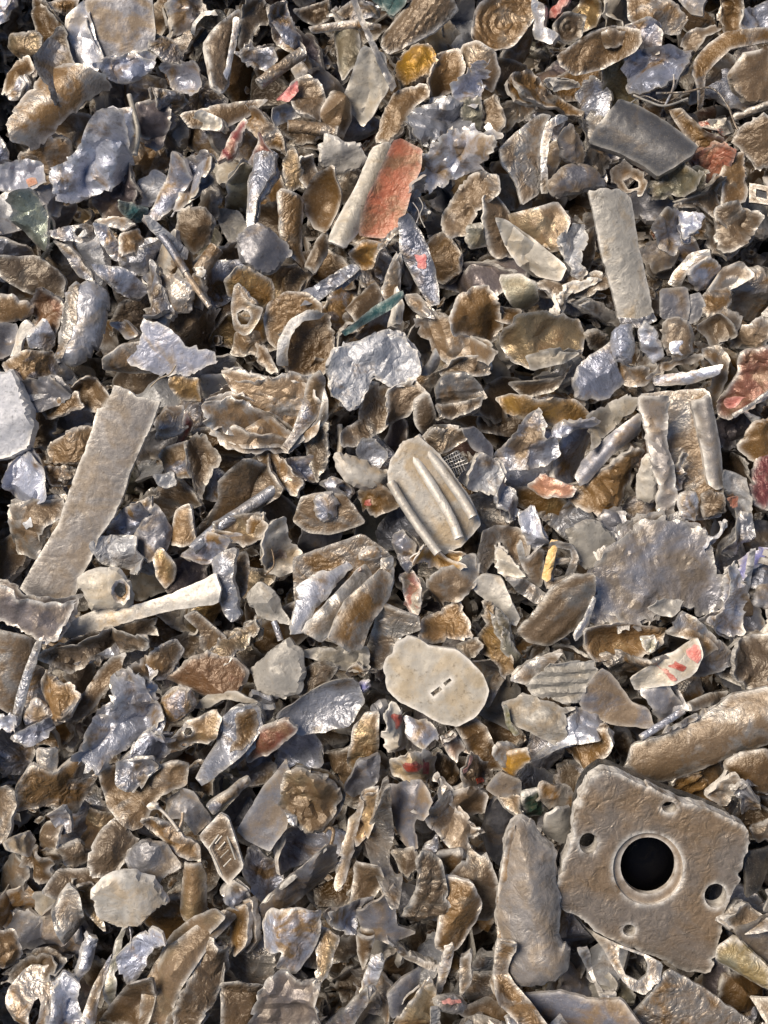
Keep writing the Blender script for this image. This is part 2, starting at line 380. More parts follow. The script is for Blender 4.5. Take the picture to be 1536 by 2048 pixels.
def tube_arrays(P, R, sides=10, seed=0):
    """P list of Vectors (local), R radii"""
    # resample along the polyline with a smooth curve
    Q = []; QR = []
    n = len(P)
    for i in range(n - 1):
        p0 = P[max(i - 1, 0)]; p1 = P[i]; p2 = P[i + 1]; p3 = P[min(i + 2, n - 1)]
        for k in range(6):
            t = k / 6
            Q.append(.5 * ((2 * p1) + (p2 - p0) * t + (2 * p0 - 5 * p1 + 4 * p2 - p3) * t * t + (3 * p1 - p0 - 3 * p2 + p3) * t ** 3)); QR.append(R[i] + (R[i + 1] - R[i]) * t)
    Q.append(P[-1]); QR.append(R[-1])
    Vt = []; faces = []; E = []
    up = Vector((0.13, 0.31, 0.94))
    for i, p in enumerate(Q):
        t = (Q[min(i + 1, len(Q) - 1)] - Q[max(i - 1, 0)]).normalized(); a = t.cross(up).normalized(); b = a.cross(t)
        for s in range(sides):
            th = math.tau * s / sides; r = QR[i] * (1 + .12 * noise.noise(Vector((i * .7, s * .9, seed))))
            Vt.append(tuple(p + a * (r * math.cos(th)) + b * (r * math.sin(th)))); E.append(1.0 if i in (0, len(Q) - 1) else 0.15)
    m = len(Q)
    for i in range(m - 1):
        for s in range(sides):
            s2 = (s + 1) % sides; faces.append((i * sides + s, (i + 1) * sides + s, (i + 1) * sides + s2, i * sides + s2))
    faces.append(tuple(range(sides))); faces.append(tuple(range((m - 1) * sides, m * sides))[::-1])
    return np.array(Vt), faces, E

def link(name, me, parent=None, mw=None):
    o = bpy.data.objects.new(name, me); COL.objects.link(o)
    if mw is not None: o.matrix_world = mw
    if parent is not None:
        o.parent = parent; o.matrix_parent_inverse = Matrix(); o.matrix_basis = parent_mw[parent.name].inverted() @ mw
    parent_mw[o.name] = mw.copy() if mw is not None else Matrix()
    return o
parent_mw = {}
TILE = {r + c: (x, y) for r, y in zip('ABCD', (0, 500, 1000, 1508)) for c, x in zip('123', (0, 500, 996))}
def to_px(tile, s):
    pts = [tuple(float(v) for v in p.split(',')) for p in s.split()]
    if tile == 'P': return pts
    ox, oy = TILE[tile]
    return [(ox + x * 540 / 1536, oy + y * 540 / 1536) for x, y in pts]
DATA = '''
A1 S scrap_sheet slate 58 g=.05,.2 f=1 | 480,0 860,-40 885,180 880,270 760,310 600,345 540,200 490,60 | flat slate grey sheet with cracked left edge at the upper left | the cracked slate sheet
A1 F scrap_sheet bluegrey 52 g=.25,.1 | 490,20 410,110 395,180 380,270 400,340 470,390 545,400 575,340 530,200 | pale blue grey flap split off the left edge of the slate sheet | the split blue grey flap
A1 W foil_wad silver 50 g=0,.5 | 550,360 620,335 760,305 870,330 850,400 760,450 690,470 610,430 | crumpled blue silver fringe under the lower edge of the slate sheet
A1 F metal_flake grey 56 g=-.1,.4 a=5 | 210,320 350,170 400,340 440,380 370,510 330,555 300,480 240,400 | torn grey triangle hanging over the top of the fat half tube
A1 F metal_flake brown 40 g=.3,0 | 210,20 280,60 400,180 350,180 260,300 230,250 200,130 | upright brown sheet left of the blue grey flap
A1 B half_tube tan 42 b=.75 ax=42 a=2.5 t=7 j=2 | 250,390 430,360 600,430 640,500 480,590 330,720 210,850 60,815 40,690 110,570 | fat tan half tube with grey worn end at the left edge | the fat tan half tube
A1 W crushed_sheet silver 46 a=10 f=9 g=-.1,.25 t=7 | 500,730 600,640 720,640 745,780 730,960 640,1060 560,1100 400,1150 330,1090 290,960 430,880 | big crushed silver and tan lump below the fat half tube | the crushed silver and tan lump
A1 R metal_rod cream 66 r=5.5 | 735,540 775,690 785,770 768,880 | short pale upright stick beside the crushed silver and tan lump
A1 L curled_leaf brown 40 g=-.4,0 b=.5 | 1190,240 1250,150 1330,90 1360,110 1340,260 1290,470 1240,520 1190,480 | tall brown curled leaf with bright right rim near the top left | the tall brown curled leaf
> rim B silver 8 b=.5 t=5 g=-.3,0 | 1330,90 1362,105 1345,260 1310,400 1285,480 1240,520 1255,460 1285,380 1310,240
A1 D curl dark 34 dish=.7 | 1090,180 1150,80 1250,70 1270,120 1200,160 1170,250 1150,340 1095,250 | dark scooped curl with a pale lip left of the tall brown curled leaf
> lip B pale 10 b=.6 t=4 | 1085,190 1100,130 1150,65 1250,55 1285,85 1240,90 1160,90 1120,140 1105,200
A1 W foil_wad grey 44 | 890,510 1030,540 1060,590 1000,640 900,610 | small pinkish grey crumple ~
A1 D metal_flake grey 42 g=.3,.3 | 930,380 1100,360 1120,480 1080,530 980,500 | tan grey scoop with bright lower lip ~
A1 F metal_flake grey 48 g=-.3,.2 | 875,190 990,225 1040,370 940,350 870,270 | grey torn flake at the right corner of the slate sheet
A1 L metal_strip grey 42 b=.6 g=.2,.2 | 980,880 1060,930 1060,1050 960,1200 880,1250 890,1160 950,1000 | long smooth grey blade with split lower end above a brown nugget
A1 W foil_wad silver 48 g=.2,.3 | 1060,920 1200,880 1230,960 1180,1000 1150,1080 1030,1190 1040,1060 | ragged bright silver crumple right of a long grey blade
A1 L metal_strip silver 55 b=.8 | 1440,930 1540,900 1535,1000 1475,1130 1450,1275 1420,1255 1430,1050 | narrow bright silver finger standing above a slate lump
A1 F metal_flake maroon 50 g=.2,.2 | 1490,760 1560,880 1430,930 | dusky maroon wedge above a narrow silver finger
A1 L metal_flake maroon 35 | 1250,900 1300,800 1380,690 1400,720 1330,870 | thin dark maroon sliver ~
A1 C metal_chunk teal 42 | 690,1150 760,1165 835,1190 790,1260 705,1215 | small dark teal fragment above a long grey stick | the teal fragment
A1 F bored_lug grey 44 g=.1,.1 a=2 t=6 | 250,1320 330,1300 430,1280 495,1265 525,1330 470,1380 380,1375 260,1345 | grey tapered lug with one round hole at the left edge | the grey lug with a round hole
! 425,1320 440,1300 460,1295 482,1305 488,1325 475,1345 450,1348 432,1338
A1 W foil_wad greenfoil 46 g=.3,0 | 125,1180 200,1110 240,1200 240,1300 300,1400 220,1440 140,1350 | greenish twisted foil at the left edge above a grey block | the greenish twisted foil
A1 F painted_flake bluegrey 42 a=4 g=-.1,.2 | -20,960 100,920 220,940 240,1030 200,1060 100,1090 -20,1060 | blue grey flake with an orange spot at the left edge
> paint_spot F orange 4 t=2 f=0 | 145,1020 205,1008 225,1045 170,1068
A1 C metal_chunk brown 40 | 690,1340 780,1310 810,1370 770,1440 700,1440 | round brown nugget left of the long grey stick
A1 C metal_chunk brown 38 f=7 | 1030,1210 1150,1190 1210,1270 1180,1370 1100,1420 1020,1320 | dark brown lump right of the long grey stick
A1 F metal_flake tan 40 g=.2,-.2 | 540,1250 680,1230 750,1270 700,1310 620,1290 | flat tan leaf under the teal fragment
A1 W foil_wad cream 42 | 1100,680 1160,640 1250,680 1240,740 1150,730 | small pale sparkling crumb ~
A1 L metal_flake brown 38 b=.5 | 1050,650 1250,600 1500,570 1400,660 1250,730 1100,720 | long brown leaf ~
A1 C metal_chunk goldtan 36 | 70,200 200,190 240,300 110,320 60,270 | blocky golden brown chunk at the left edge above the fat half tube
A1 C metal_chunk brown 34 f=6 | 40,450 100,350 150,330 180,400 100,500 20,520 | dark brown lump at the left end of the fat half tube
A1 L metal_flake silver 44 | 60,540 110,440 133,480 100,565 | little blue white sliver left of the fat half tube
A1 W foil_wad silver 45 | -20,-10 65,-10 25,100 -20,120 | bright blue silver scrap in the top left corner
A1 W foil_wad silver 44 | -20,780 30,840 25,930 -20,940 | blue silver scrap at the left edge below the fat half tube
A1 B metal_flake brown 30 | 265,20 380,-20 455,0 440,60 370,85 300,60 | smooth brown curve at the top edge left of the slate sheet
A1 L metal_strip grey 40 b=.6 g=.2,.2 | 330,1390 400,1415 500,1530 520,1580 440,1560 390,1470 | grey streaked strip below the round hole of the lug
A1 L metal_flake grey 42 g=-.3,.1 | 540,1285 620,1300 710,1470 640,1460 580,1380 | glossy grey leaf right of the round hole of the lug
A1 F metal_flake plum 30 g=.2,.3 a=5 | 780,600 930,560 960,680 900,830 800,760 | purple brown dented sheet right of a short pale stick
A1 C metal_chunk slate 40 | 200,1085 290,1060 350,1140 330,1220 260,1200 220,1140 | dull slate cone under the crushed silver and tan lump
A1 F metal_flake brown 30 g=-.2,.3 | 1380,20 1500,0 1540,120 1440,180 1400,300 1360,250 | brown torn sheet at the top right of the tall brown curled leaf
A1 W foil_wad grey 34 | 1350,300 1450,270 1530,300 1520,390 1440,380 | grey dented scrap right of the tall brown curled leaf
P R metal_rod grey 62 r=9 | 290,436 330,480 372,545 | long grey stick running down from the teal fragment | the long grey stick
> thin_end R tan 0 r=6 | 368,540 395,580 420,614
P B metal_strip white 60 b=.6 | 286,430 300,432 345,470 378,500 372,520 340,500 300,460 | white streaked strip lying along the top of the long grey stick
A2 B layered_log brown 54 b=.75 ax=48 rp=11 ra=1.6 t=9 | 740,190 860,60 940,-30 1150,-30 1175,40 1040,180 880,290 800,325 745,265 | layered brown log like a roll of sheets at the top middle | the layered brown log
A2 L metal_sliver slate 92 b=.3 t=6 g=0,.1 | 565,-20 605,-20 650,110 690,200 750,330 830,470 800,505 765,440 700,300 640,160 | long thin dark grey blade dropping from the top edge | the long thin grey blade
A2 F metal_chip cream 54 g=.1,.25 t=10 a=3 | 650,290 760,330 780,500 700,640 640,700 560,600 545,550 | large pale diamond shaped chip under the tip of the thin grey blade | the pale diamond chip
A2 C metal_chunk gold 46 dome=.5 | 860,340 930,280 1010,270 1045,350 985,440 900,490 850,430 | shiny gold streaked nugget right of the long thin grey blade | the shiny gold nugget
A2 F metal_flake brown 48 g=-.3,.2 | 980,460 1100,310 1180,290 1190,400 1170,500 1050,565 | wide flat brown chip right of the shiny gold nugget
A2 B metal_flake brown 46 b=.5 ax=70 g=.3,.2 | 1190,250 1300,230 1400,290 1425,400 1380,530 1300,480 1190,480 | rounded brown shell next to the wide flat brown chip
A2 W foil_wad silver 58 j=5 | 1180,460 1320,365 1340,430 1290,570 1150,570 | frayed silver tatter on the rounded brown shell
A2 C metal_slab brown 48 dome=.4 | 755,680 830,530 980,490 1000,560 920,620 870,750 800,810 730,790 | smooth brown wedge slab above the orange painted strip | the smooth brown slab
A2 W crushed_sheet silver 60 a=8 f=9 | 910,680 1090,560 1190,590 1235,700 1180,780 1000,800 940,780 | crushed silver and brown sheet above the frayed silver scrap
A2 W foil_wad silver 64 a=8 j=5 f=9 g=0,.3 | 1000,900 1120,780 1250,760 1355,780 1350,860 1290,990 1180,1000 1040,1080 995,1050 | frayed silver scrap right of the orange painted strip | the frayed silver scrap
A2 B painted_strip/pale_band cream 70 b=.7 ax=66 t=8 | 690,840 790,815 810,840 720,1060 640,1290 540,1420 440,1370 490,1250 600,1060 | bright orange painted metal strip with a pale rounded left side | the orange painted strip
> orange_panel S orange 14 b=-.25 ax=66 a=2 t=5 j=.8 f=0 | 815,800 860,785 985,850 975,960 930,1060 890,1200 850,1310 760,1360 610,1340 660,1130 740,960
> curled_end W silver -6 | 840,1290 860,1310 760,1420 720,1420 760,1360
A2 F painted_flake gold 50 g=.1,.3 | 190,930 250,855 290,950 300,1060 220,1060 | yellow gold torn chip left of the orange painted strip | the yellow gold chip
A2 F metal_flake brown 42 | 290,900 360,910 375,990 310,1070 285,1000 | brown chip right beside the yellow gold chip
A2 D curled_leaf brown 52 g=.2,.2 rim=5 | 310,1110 370,1010 480,960 500,1100 440,1305 370,1280 320,1200 | cupped brown leaf with silver rim left of the orange painted strip | the cupped brown leaf
A2 C metal_chunk pale 50 dome=.4 | 400,840 440,770 540,820 620,820 655,900 600,960 500,975 420,940 | pale olive rounded lump above the cupped brown leaf
A2 C metal_slab slate 58 dome=.22 f=3 g=-.1,.1 | -60,1350 40,1280 100,1310 200,1390 225,1440 130,1540 60,1545 -40,1480 | slate grey faceted block left of the orange strip's lower end | the slate faceted block
A2 L curled_leaf brown 44 b=.5 | 170,1100 300,1150 290,1400 330,1530 200,1420 180,1300 | tall brown leaf left of the cupped brown leaf
A2 R metal_rod tan 46 r=13 | 50,480 170,390 300,300 | ridged tan stub lying left of the pale diamond chip
A2 F metal_flake grey 46 g=.2,.3 | -20,285 130,275 145,340 90,405 -20,345 | grey flake above a ridged tan stub
A2 W foil_wad grey 40 | 120,60 220,20 240,140 300,240 290,295 180,230 130,130 | long grey brown curl at the top left of the thin blade
A2 B metal_bar tan 50 b=.7 | 330,150 480,130 620,118 745,140 745,172 560,165 360,195 | flat tan bar crossing under the long thin grey blade
A2 L metal_flake olive 40 b=.6 | 480,190 600,180 615,330 540,445 500,330 | olive wedge leaf left of the pale diamond chip
A2 F metal_chip teal 44 g=0,.3 | 700,-30 890,-30 870,30 810,80 | dull teal flap at the top edge | the dull teal flap
A2 D metal_lug silver 48 | 140,620 200,600 290,620 280,660 200,690 150,710 | whitish hooked lug left of a wrinkled brown knot
> pink_tab F pink -4 | 145,570 215,500 270,455 283,520 220,585
P D spiral_disc brown 46 rings=17 ra=1.5 dish=.25 rim=5 | 950,70 960,14 998,-8 1066,-8 1062,38 1028,84 996,96 962,92 | round brown disc with spiral rims at the top edge | the round brown spiral disc
A2 C metal_chunk olive 48 | 1200,590 1300,565 1325,680 1290,750 1220,720 | grey olive chunk above the frayed silver scrap
A2 C metal_chunk goldtan 46 f=6 | 1320,600 1400,555 1445,680 1410,765 1330,690 | golden brown pointed chunk above right of the frayed silver scrap
A2 W crushed_sheet tan 52 a=8 g=.1,.3 | 1100,1210 1200,1050 1290,990 1400,1010 1425,1090 1300,1200 1250,1310 1150,1345 1095,1280 | big crumpled tan mass below the frayed silver scrap | the big crumpled tan mass
A2 W foil_wad silver 56 j=5 | 905,1050 960,1040 1000,1200 960,1270 920,1240 | hairy grey fringe on the right of the orange painted strip
A2 W foil_wad brown 40 | 405,640 500,500 565,640 550,715 450,715 | wrinkled brown knot left of the pale diamond chip
A2 R metal_rod tan 44 r=14 | 215,720 320,725 500,755 | thick tan stick under a wrinkled brown knot
A2 L curled_leaf brown 38 | 320,1490 380,1380 430,1325 435,1430 370,1545 | narrow brown leaf below the cupped brown leaf
A2 W foil_wad goldtan 44 | 590,1450 680,1375 745,1400 690,1515 610,1525 | crumpled golden brown scrap under the orange strip's lower end
A2 F metal_flake brown 40 g=-.3,.1 a=4 | 1320,1140 1420,1110 1490,1300 1500,1440 1410,1450 1320,1260 | grey brown leaf right of the big crumpled tan mass
A2 C metal_slab olive 36 | 1240,1300 1320,1285 1345,1390 1250,1410 | olive block below the big crumpled tan mass
A2 F metal_flake brown 42 g=.1,-.3 | 400,490 330,450 230,500 270,620 380,650 | dark brown hollow flake left of a wrinkled brown knot
A2 F metal_flake tan 36 g=.3,0 | -20,620 70,640 150,740 160,850 60,790 0,720 | tan flake left of a thick tan stick
A2 W foil_wad brown 36 g=.2,.2 | 280,60 360,30 440,10 430,100 360,135 310,110 | ribbed brown crumple left of a flat tan bar
A2 W foil_wad silver 40 | 500,60 620,0 740,20 700,110 560,120 | silver foil shreds behind the long thin grey blade
P L painted_strip/strip grey 72 b=.3 g=.1,.1 | 802,450 822,438 852,490 872,552 876,598 858,602 837,570 805,510 | grey pointed strip with a pink patch below the orange painted strip | the pink patched grey strip
> pink_patch F pink 5 t=2 f=0 j=1 | 830,510 853,508 854,538 836,536
A3 B channel_block charcoal 84 b=.42 ax=-32 a=1 t=26 j=1 rim=-1 | 510,800 560,720 620,660 690,555 800,590 960,680 1140,830 1110,890 1000,960 910,1000 840,950 700,870 | smooth dark slate curved block at the upper right | the dark slate curved block
A3 B metal_bar pale 88 b=.3 ax=-72 t=14 a=1 j=1.5 g=0,.1 | 510,1085 600,1070 700,1075 765,1130 800,1400 840,1560 890,1800 800,1840 690,1830 640,1620 590,1460 540,1200 | long pale upright bar with broken grey end on the right | the long pale upright bar
> broken_end W silver -14 a=4 | 690,1800 790,1815 885,1780 890,1830 800,1865 710,1860
A3 C metal_chunk slate 60 dome=.3 f=0 a=1 | 285,1045 380,950 480,940 560,980 612,1070 500,1078 400,1105 325,1110 | smooth brown pebble lying at the top of the long pale bar | the smooth brown pebble
A3 S folded_channel/panel tan 58 b=.25 ax=75 a=3 t=7 | 10,840 90,760 230,650 300,660 260,720 235,830 240,1100 130,1175 100,1050 20,930 | folded tan channel with a bright right lip left of the slate block | the folded tan channel
> lip B grey 6 b=.6 t=5 ax=80 | 270,700 340,650 400,660 400,680 310,730 275,900 285,1100 240,1105 238,830
A3 C metal_chunk slate 46 f=6 | 355,800 420,720 490,860 470,935 380,905 | dark tapered nugget inside the folded tan channel's lip
A3 F scrap_sheet brown 56 g=0,.3 a=3 f=3 | 365,310 540,190 650,160 770,180 775,250 740,300 600,380 450,415 380,370 | brown torn sheet with overlapping flap above the slate block | the brown torn sheet
> flap F brown 7 g=0,.2 | 540,200 650,160 770,185 790,240 700,265 560,275
A3 W foil_wad silver 52 a=9 f=9 | 740,340 890,290 1030,285 1045,380 960,510 850,530 755,520 | crushed bright silver foil behind the thin loose wires | the crushed silver foil
A3 W crushed_sheet tan 46 a=8 | 80,450 200,410 300,500 460,620 440,655 300,625 120,570 | lumpy tan sheet above the folded tan channel
A3 F metal_chip pale 52 | 290,450 430,470 445,500 330,515 | small pale chip on a lumpy tan sheet
A3 B curved_strip tan 58 b=.5 t=7 a=3 | 1090,430 1110,350 1180,260 1290,185 1400,180 1560,165 1560,240 1320,290 1230,370 1170,440 1175,600 1148,612 1120,490 | wavy beige arched strip at the upper right corner | the beige arched strip
A3 C metal_chunk brown 54 f=7 dome=.4 | 1320,430 1400,320 1540,285 1560,580 1400,575 1340,510 | rounded brown lump at the right edge below the beige arch
A3 C metal_slab brown 62 dome=.16 f=1 a=1 t=10 | 1320,790 1560,630 1560,930 1470,965 1440,900 | smooth dark brown slab at the right edge | the smooth dark brown slab
A3 S square_nut tan 48 t=12 a=.5 f=0 sm=0 | 1430,1040 1540,1060 1545,1165 1428,1150 | small square nut with a square hole at the right edge
! 1468,1072 1528,1088 1530,1132 1466,1118
A3 F painted_flake orange 52 g=0,.4 | 1100,900 1260,835 1325,870 1290,1005 1200,1025 | rusty orange chip right of the slate curved block | the rusty orange chip
A3 W foil_wad olive 56 | 870,1060 1050,945 1185,990 1130,1085 900,1135 | pale olive crumple below the slate curved block
A3 F scrap_sheet goldtan 52 a=4 g=.1,.3 | 10,1255 130,1215 320,1165 395,1250 340,1400 260,1420 150,1340 | golden brown sheet left of the long pale bar | the golden brown sheet
A3 F metal_flake cream 62 t=8 g=.1,.3 | 5,1260 60,1270 200,1370 365,1500 330,1575 220,1560 120,1485 50,1390 | speckled cream tongue in front of the golden brown sheet
A3 W metal_flake white 60 a=4 t=8 | 340,1375 420,1290 500,1295 495,1390 460,1430 505,1540 470,1575 420,1560 380,1460 | white chalky flake left of the long pale bar | the white chalky flake
A3 W foil_wad gold 54 | 255,1370 340,1320 335,1420 270,1405 | small golden crumple between the cream tongue and the white flake
A3 W foil_wad silver 50 | 870,1300 940,1210 1030,1215 1060,1310 1000,1450 920,1400 | silver pitted crumple right of the long pale bar
A3 W foil_wad silver 52 | 1030,1210 1120,1225 1145,1300 1060,1350 | small blue silver nub ~
A3 D curl tan 52 dish=.8 | 640,960 720,915 800,955 855,1040 820,1125 780,1080 700,1085 650,1040 | tan hooped curl right of the smooth brown pebble
! 700,1010 740,985 785,1010 790,1050 730,1060
A3 W foil_wad tan 48 g=-.2,.3 | 1030,1150 1150,1100 1250,1005 1305,1020 1250,1130 1250,1280 1150,1165 | tan and silver crumple below the rusty orange chip
A3 C metal_chunk brown 44 dome=.3 | 1280,920 1390,890 1405,1120 1280,1175 | smooth brown upright chunk right of the rusty orange chip
A3 W crushed_sheet brown 44 | 1240,1200 1350,1175 1475,1250 1430,1355 1330,1425 1250,1390 | crumpled brown lump at the right below the square nut
A3 C metal_chunk tan 46 f=8 dome=.4 | 750,0 870,-20 1000,20 1065,100 1020,185 900,180 760,110 | rounded tan lump near the top edge right of the brown torn sheet
A3 B metal_flake slate 42 b=.6 | 1010,-20 1180,-20 1175,100 1090,80 | dark slate curve at the top edge right of a rounded tan lump
A3 F metal_flake grey 50 g=0,.4 | 740,160 850,125 910,170 880,285 770,240 | dusty grey chip under a rounded tan lump at the top
A3 W foil_wad silver 50 | 1370,80 1560,10 1560,170 1370,180 | stacked blue white foil sheets in the top right corner
A3 W metal_flake tan 48 | 1045,340 1070,220 1200,140 1245,170 1150,270 1065,365 | rough tan leaf left of the beige arched strip
A3 L metal_flake red 42 | 285,95 370,-10 405,-10 335,90 | thin dull red sliver at the top edge
A3 D metal_disc brown 44 rings=14 ra=1.5 dish=.2 | 335,140 390,80 480,100 465,200 400,235 345,210 | small ringed brown disc below a thin dull red sliver
A3 R metal_wire pale 98 r=2.4 | 770,540 850,575 950,602 1080,560 | straight thin pale wire lying above the slate block
A3 R metal_wire grey 96 r=2.4 | 950,600 985,530 1000,480 1000,425 | short grey wire standing across a straight pale wire
A3 R metal_wire tan 98 r=2.2 | 900,530 1060,525 1210,500 1300,590 1345,700 1365,740 | long bent tan wire looping right of the slate block
A3 B metal_bar tan 56 b=.7 | 1335,655 1440,615 1560,570 1560,610 1350,695 | thin tan bar lying on the smooth dark brown slab
A3 F metal_chip redchip 58 | 1225,680 1320,685 1335,750 1280,765 | tiny red and white chip right of the slate block
A3 W foil_wad tan 52 | 975,650 1050,635 1180,740 1275,780 1200,880 1100,790 | long crumpled tan scrap along the upper side of the slate block
A3 L metal_flake silver 44 | 205,200 220,20 270,50 265,150 330,180 310,240 | thin silver upright blade right of the brown spiral disc
B1 C metal_slab bluegrey 66 dome=.5 f=1 a=2 | 400,200 520,175 625,260 590,470 540,590 430,655 310,620 345,490 370,300 | rounded blue grey block with brown left side | the rounded blue grey block
> brown_side F tan 6 t=6 g=.5,0 f=0 | 400,205 455,190 430,330 400,500 345,635 308,618 345,480 365,310
B1 S torn_sheet bluegrey 78 g=.05,.25 a=2 t=5 j=2.5 | 810,385 900,410 1020,490 1060,550 1220,580 1240,640 1100,700 1000,718 850,692 715,632 790,560 | blue grey torn triangular sheet over a tan cylinder | the blue grey triangular sheet
B1 C metal_block bluestone 64 dome=.22 f=2 a=1 t=20 | -40,720 70,705 100,750 140,850 182,980 150,1095 60,1140 -40,1170 | pale blue granular block at the left edge | the pale blue granular block
B1 S flat_bar tanflat 86 g=.05,.05 a=1.2 f=0 b=.06 ax=70 t=13 j=1.3 sm=0 cr=.25 | 650,770 720,785 780,835 830,840 908,862 870,980 800,1130 750,1240 700,1400 640,1536 560,1640 520,1760 470,1850 420,1990 330,2010 180,1985 110,1925 200,1770 330,1560 420,1290 510,1060 550,900 600,890 | long flat tan grey bar lying across the left side | the long flat tan grey bar
B1 B metal_tube tan 48 b=.9 ax=-8 | 570,600 680,540 860,530 880,640 860,690 740,705 590,690 | tan cylinder under the blue grey triangular sheet
B1 S pull_tab/tab_ring goldtan 60 g=.1,.2 a=1 f=0 t=8 rim=2 j=.3 | 1330,205 1355,185 1372,200 1390,265 1430,305 1500,330 1475,400 1425,475 1385,492 1330,450 1312,330 | golden can pull tab with an oval finger hole | the golden pull tab
! 1350,360 1380,340 1415,350 1428,385 1405,425 1370,425 1352,395
> rivet_nose C goldtan 6 dome=.5 f=0 | 1340,205 1385,195 1410,250 1480,305 1440,320 1385,280
B1 B can_top goldtan 42 b=.6 ax=-35 a=2 | 1270,170 1340,85 1420,95 1560,180 1560,310 1480,330 1380,250 1300,280 | rounded golden brown shell behind the pull tab
B1 F painted_flake rust 46 g=.1,.3 a=4 | 180,330 220,235 330,330 325,470 190,445 | rusty red flake left of the rounded blue grey block | the rusty red flake
B1 C metal_chunk silver 56 dome=.5 f=6 | 165,490 250,400 305,490 265,575 180,545 | sparkling clear silver knob below the rusty red flake
B1 W crushed_sheet grey 54 | 15,660 150,575 300,600 310,700 200,755 90,745 | grey crumpled lump above the pale blue granular block
B1 C metal_chunk brown 46 dome=.25 f=0 | -20,260 130,285 185,340 100,405 -20,400 | smooth brown oval at the left edge above a grey scoop
B1 F metal_strip silver 58 b=.3 f=3 | 540,90 700,105 835,220 790,272 680,232 560,135 | silver frilled leaf above the rounded blue grey block
B1 C metal_chunk tan 48 dome=.4 | 900,175 1000,155 1095,220 1070,335 960,345 | tan rounded lump above the blue grey triangular sheet
B1 W foil_wad silver 54 | 835,180 900,115 930,200 955,330 915,415 850,360 | blue silver fold left of a tan rounded lump
B1 R metal_rod brown 44 r=17 | 1135,130 1180,60 1230,-10 | stubby brown peg with a pale end face left of the pull tab
> end_face C pale 10 dome=.15 f=0 | 1105,105 1150,85 1175,120 1160,160 1115,150
B1 D curl grey 44 | 640,420 720,405 765,470 730,505 | small grey curl left of the blue grey triangular sheet
B1 F metal_flake gold 52 | 1000,720 1115,735 1085,830 1010,835 985,780 | yellow gold scrap under the blue grey triangular sheet | the yellow gold scrap
B1 L painted_flake maroon 46 | 1000,1120 1060,930 1095,1000 1040,1095 | pink maroon sliver right of the long flat bar | the pink maroon sliver
B1 C metal_lump tan 50 | 890,980 950,910 1030,900 1050,1000 1000,1040 900,1070 | tan knob with silver face right of the long flat bar
> silver_face W silver 6 a=3 | 890,960 960,915 1015,955 1000,1015 915,1040
B1 F bent_sheet/left_leaf grey 54 g=.5,.1 a=4 | 930,1160 1040,1105 1085,1280 1030,1285 960,1265 | grey tan sheet folded down the middle right of the long bar | the folded grey tan sheet
> right_leaf F tan 4 g=-.3,.1 a=4 | 1040,1095 1160,1035 1240,1180 1190,1290 1125,1425 1085,1290
B1 W metal_crumb white 52 | 895,1300 980,1265 1005,1340 930,1345 | little white crumb below the folded grey tan sheet
B1 C metal_chunk tan 52 f=4 | 275,1120 330,1080 430,1015 545,1010 520,1190 300,1215 | rough tan chunk left of the long flat bar
B1 C metal_slab brown 48 dome=.2 f=2 | 255,900 300,860 420,815 455,900 280,955 | brown block left of the long flat bar's upper end
B1 W foil_wad brown 42 | 410,800 500,720 620,790 560,870 440,900 | dark ragged brown scrap beside the upper end of the long flat bar
B1 F metal_flake slate 50 g=.2,.3 | 140,750 300,730 385,830 250,892 150,830 | slate flake right of the pale blue granular block
> white_spot F white 4 t=2 f=0 | 155,815 245,815 245,840 180,850
B1 W foil_wad silver 54 g=-.1,.4 | 45,1270 150,1175 225,1210 265,1340 120,1425 25,1330 | silver folded scrap at the left edge below the pale blue block
B1 W foil_wad tan 46 | 240,1240 430,1245 380,1330 290,1345 | frilled tan curl left of the long flat bar
B1 B metal_bar tan 50 b=.7 | 45,1450 240,1395 385,1385 375,1465 70,1475 | tan flattened bar at the left of the long flat bar
B1 D metal_flake slate 42 | -20,440 90,440 85,560 -20,620 | grey scoop at the left edge below a brown oval
B1 B curl pale 48 b=.7 | 85,450 160,395 185,430 135,520 115,610 70,612 95,520 | pale S shaped curl left of the rusty red flake
B1 F metal_flake brown 36 g=.2,0 | 20,60 200,40 300,120 300,250 140,230 40,160 | broad brown sheet above the rusty red flake
P F rolled_sheet/sheet brown 50 g=.2,.2 a=2 | 445,958 500,912 556,975 470,1045 385,1112 380,1095 440,1000 | brown sheet with a silver rolled lower edge left of the boss washer | the rolled edge brown sheet
> rolled_edge R silver 14 r=12 | 384,1100 440,1052 500,1012 552,976
B2 D half_disc/dish brown 58 g=-.1,.1 dish=.3 t=7 | 160,640 185,480 270,370 370,345 450,375 480,480 460,640 400,710 230,700 | brown half disc with a thick white left rim | the white rimmed half disc
> rim B white 12 b=.6 t=7 j=1 | 148,660 155,520 225,395 330,338 430,360 400,392 300,405 232,490 212,590 222,662
B2 S metal_disc brown 42 rings=15 ra=.9 g=.1,.2 f=0 | 72,400 100,300 200,232 330,240 415,310 390,440 300,560 170,590 100,520 | round brown disc tucked behind the white rimmed half disc
B2 W crushed_foil white 70 a=6 f=6 g=0,.1 t=7 fl=0 fs=.3 | 455,690 500,570 640,540 740,495 870,500 935,580 965,700 900,760 790,780 700,720 640,870 570,905 480,810 | large crushed whitish foil lump in the upper middle | the crushed whitish foil lump
B2 D curled_cup tan 56 dish=.3 g=-.2,-.1 | 640,820 690,770 760,790 805,760 805,900 770,1000 650,1080 540,1100 530,1020 640,950 | tan curled cup below the crushed whitish foil lump
B2 F metal_flake brown 54 g=-.2,.3 | 800,815 920,750 965,800 900,930 800,992 | brown facet at the lower right of the crushed whitish foil lump
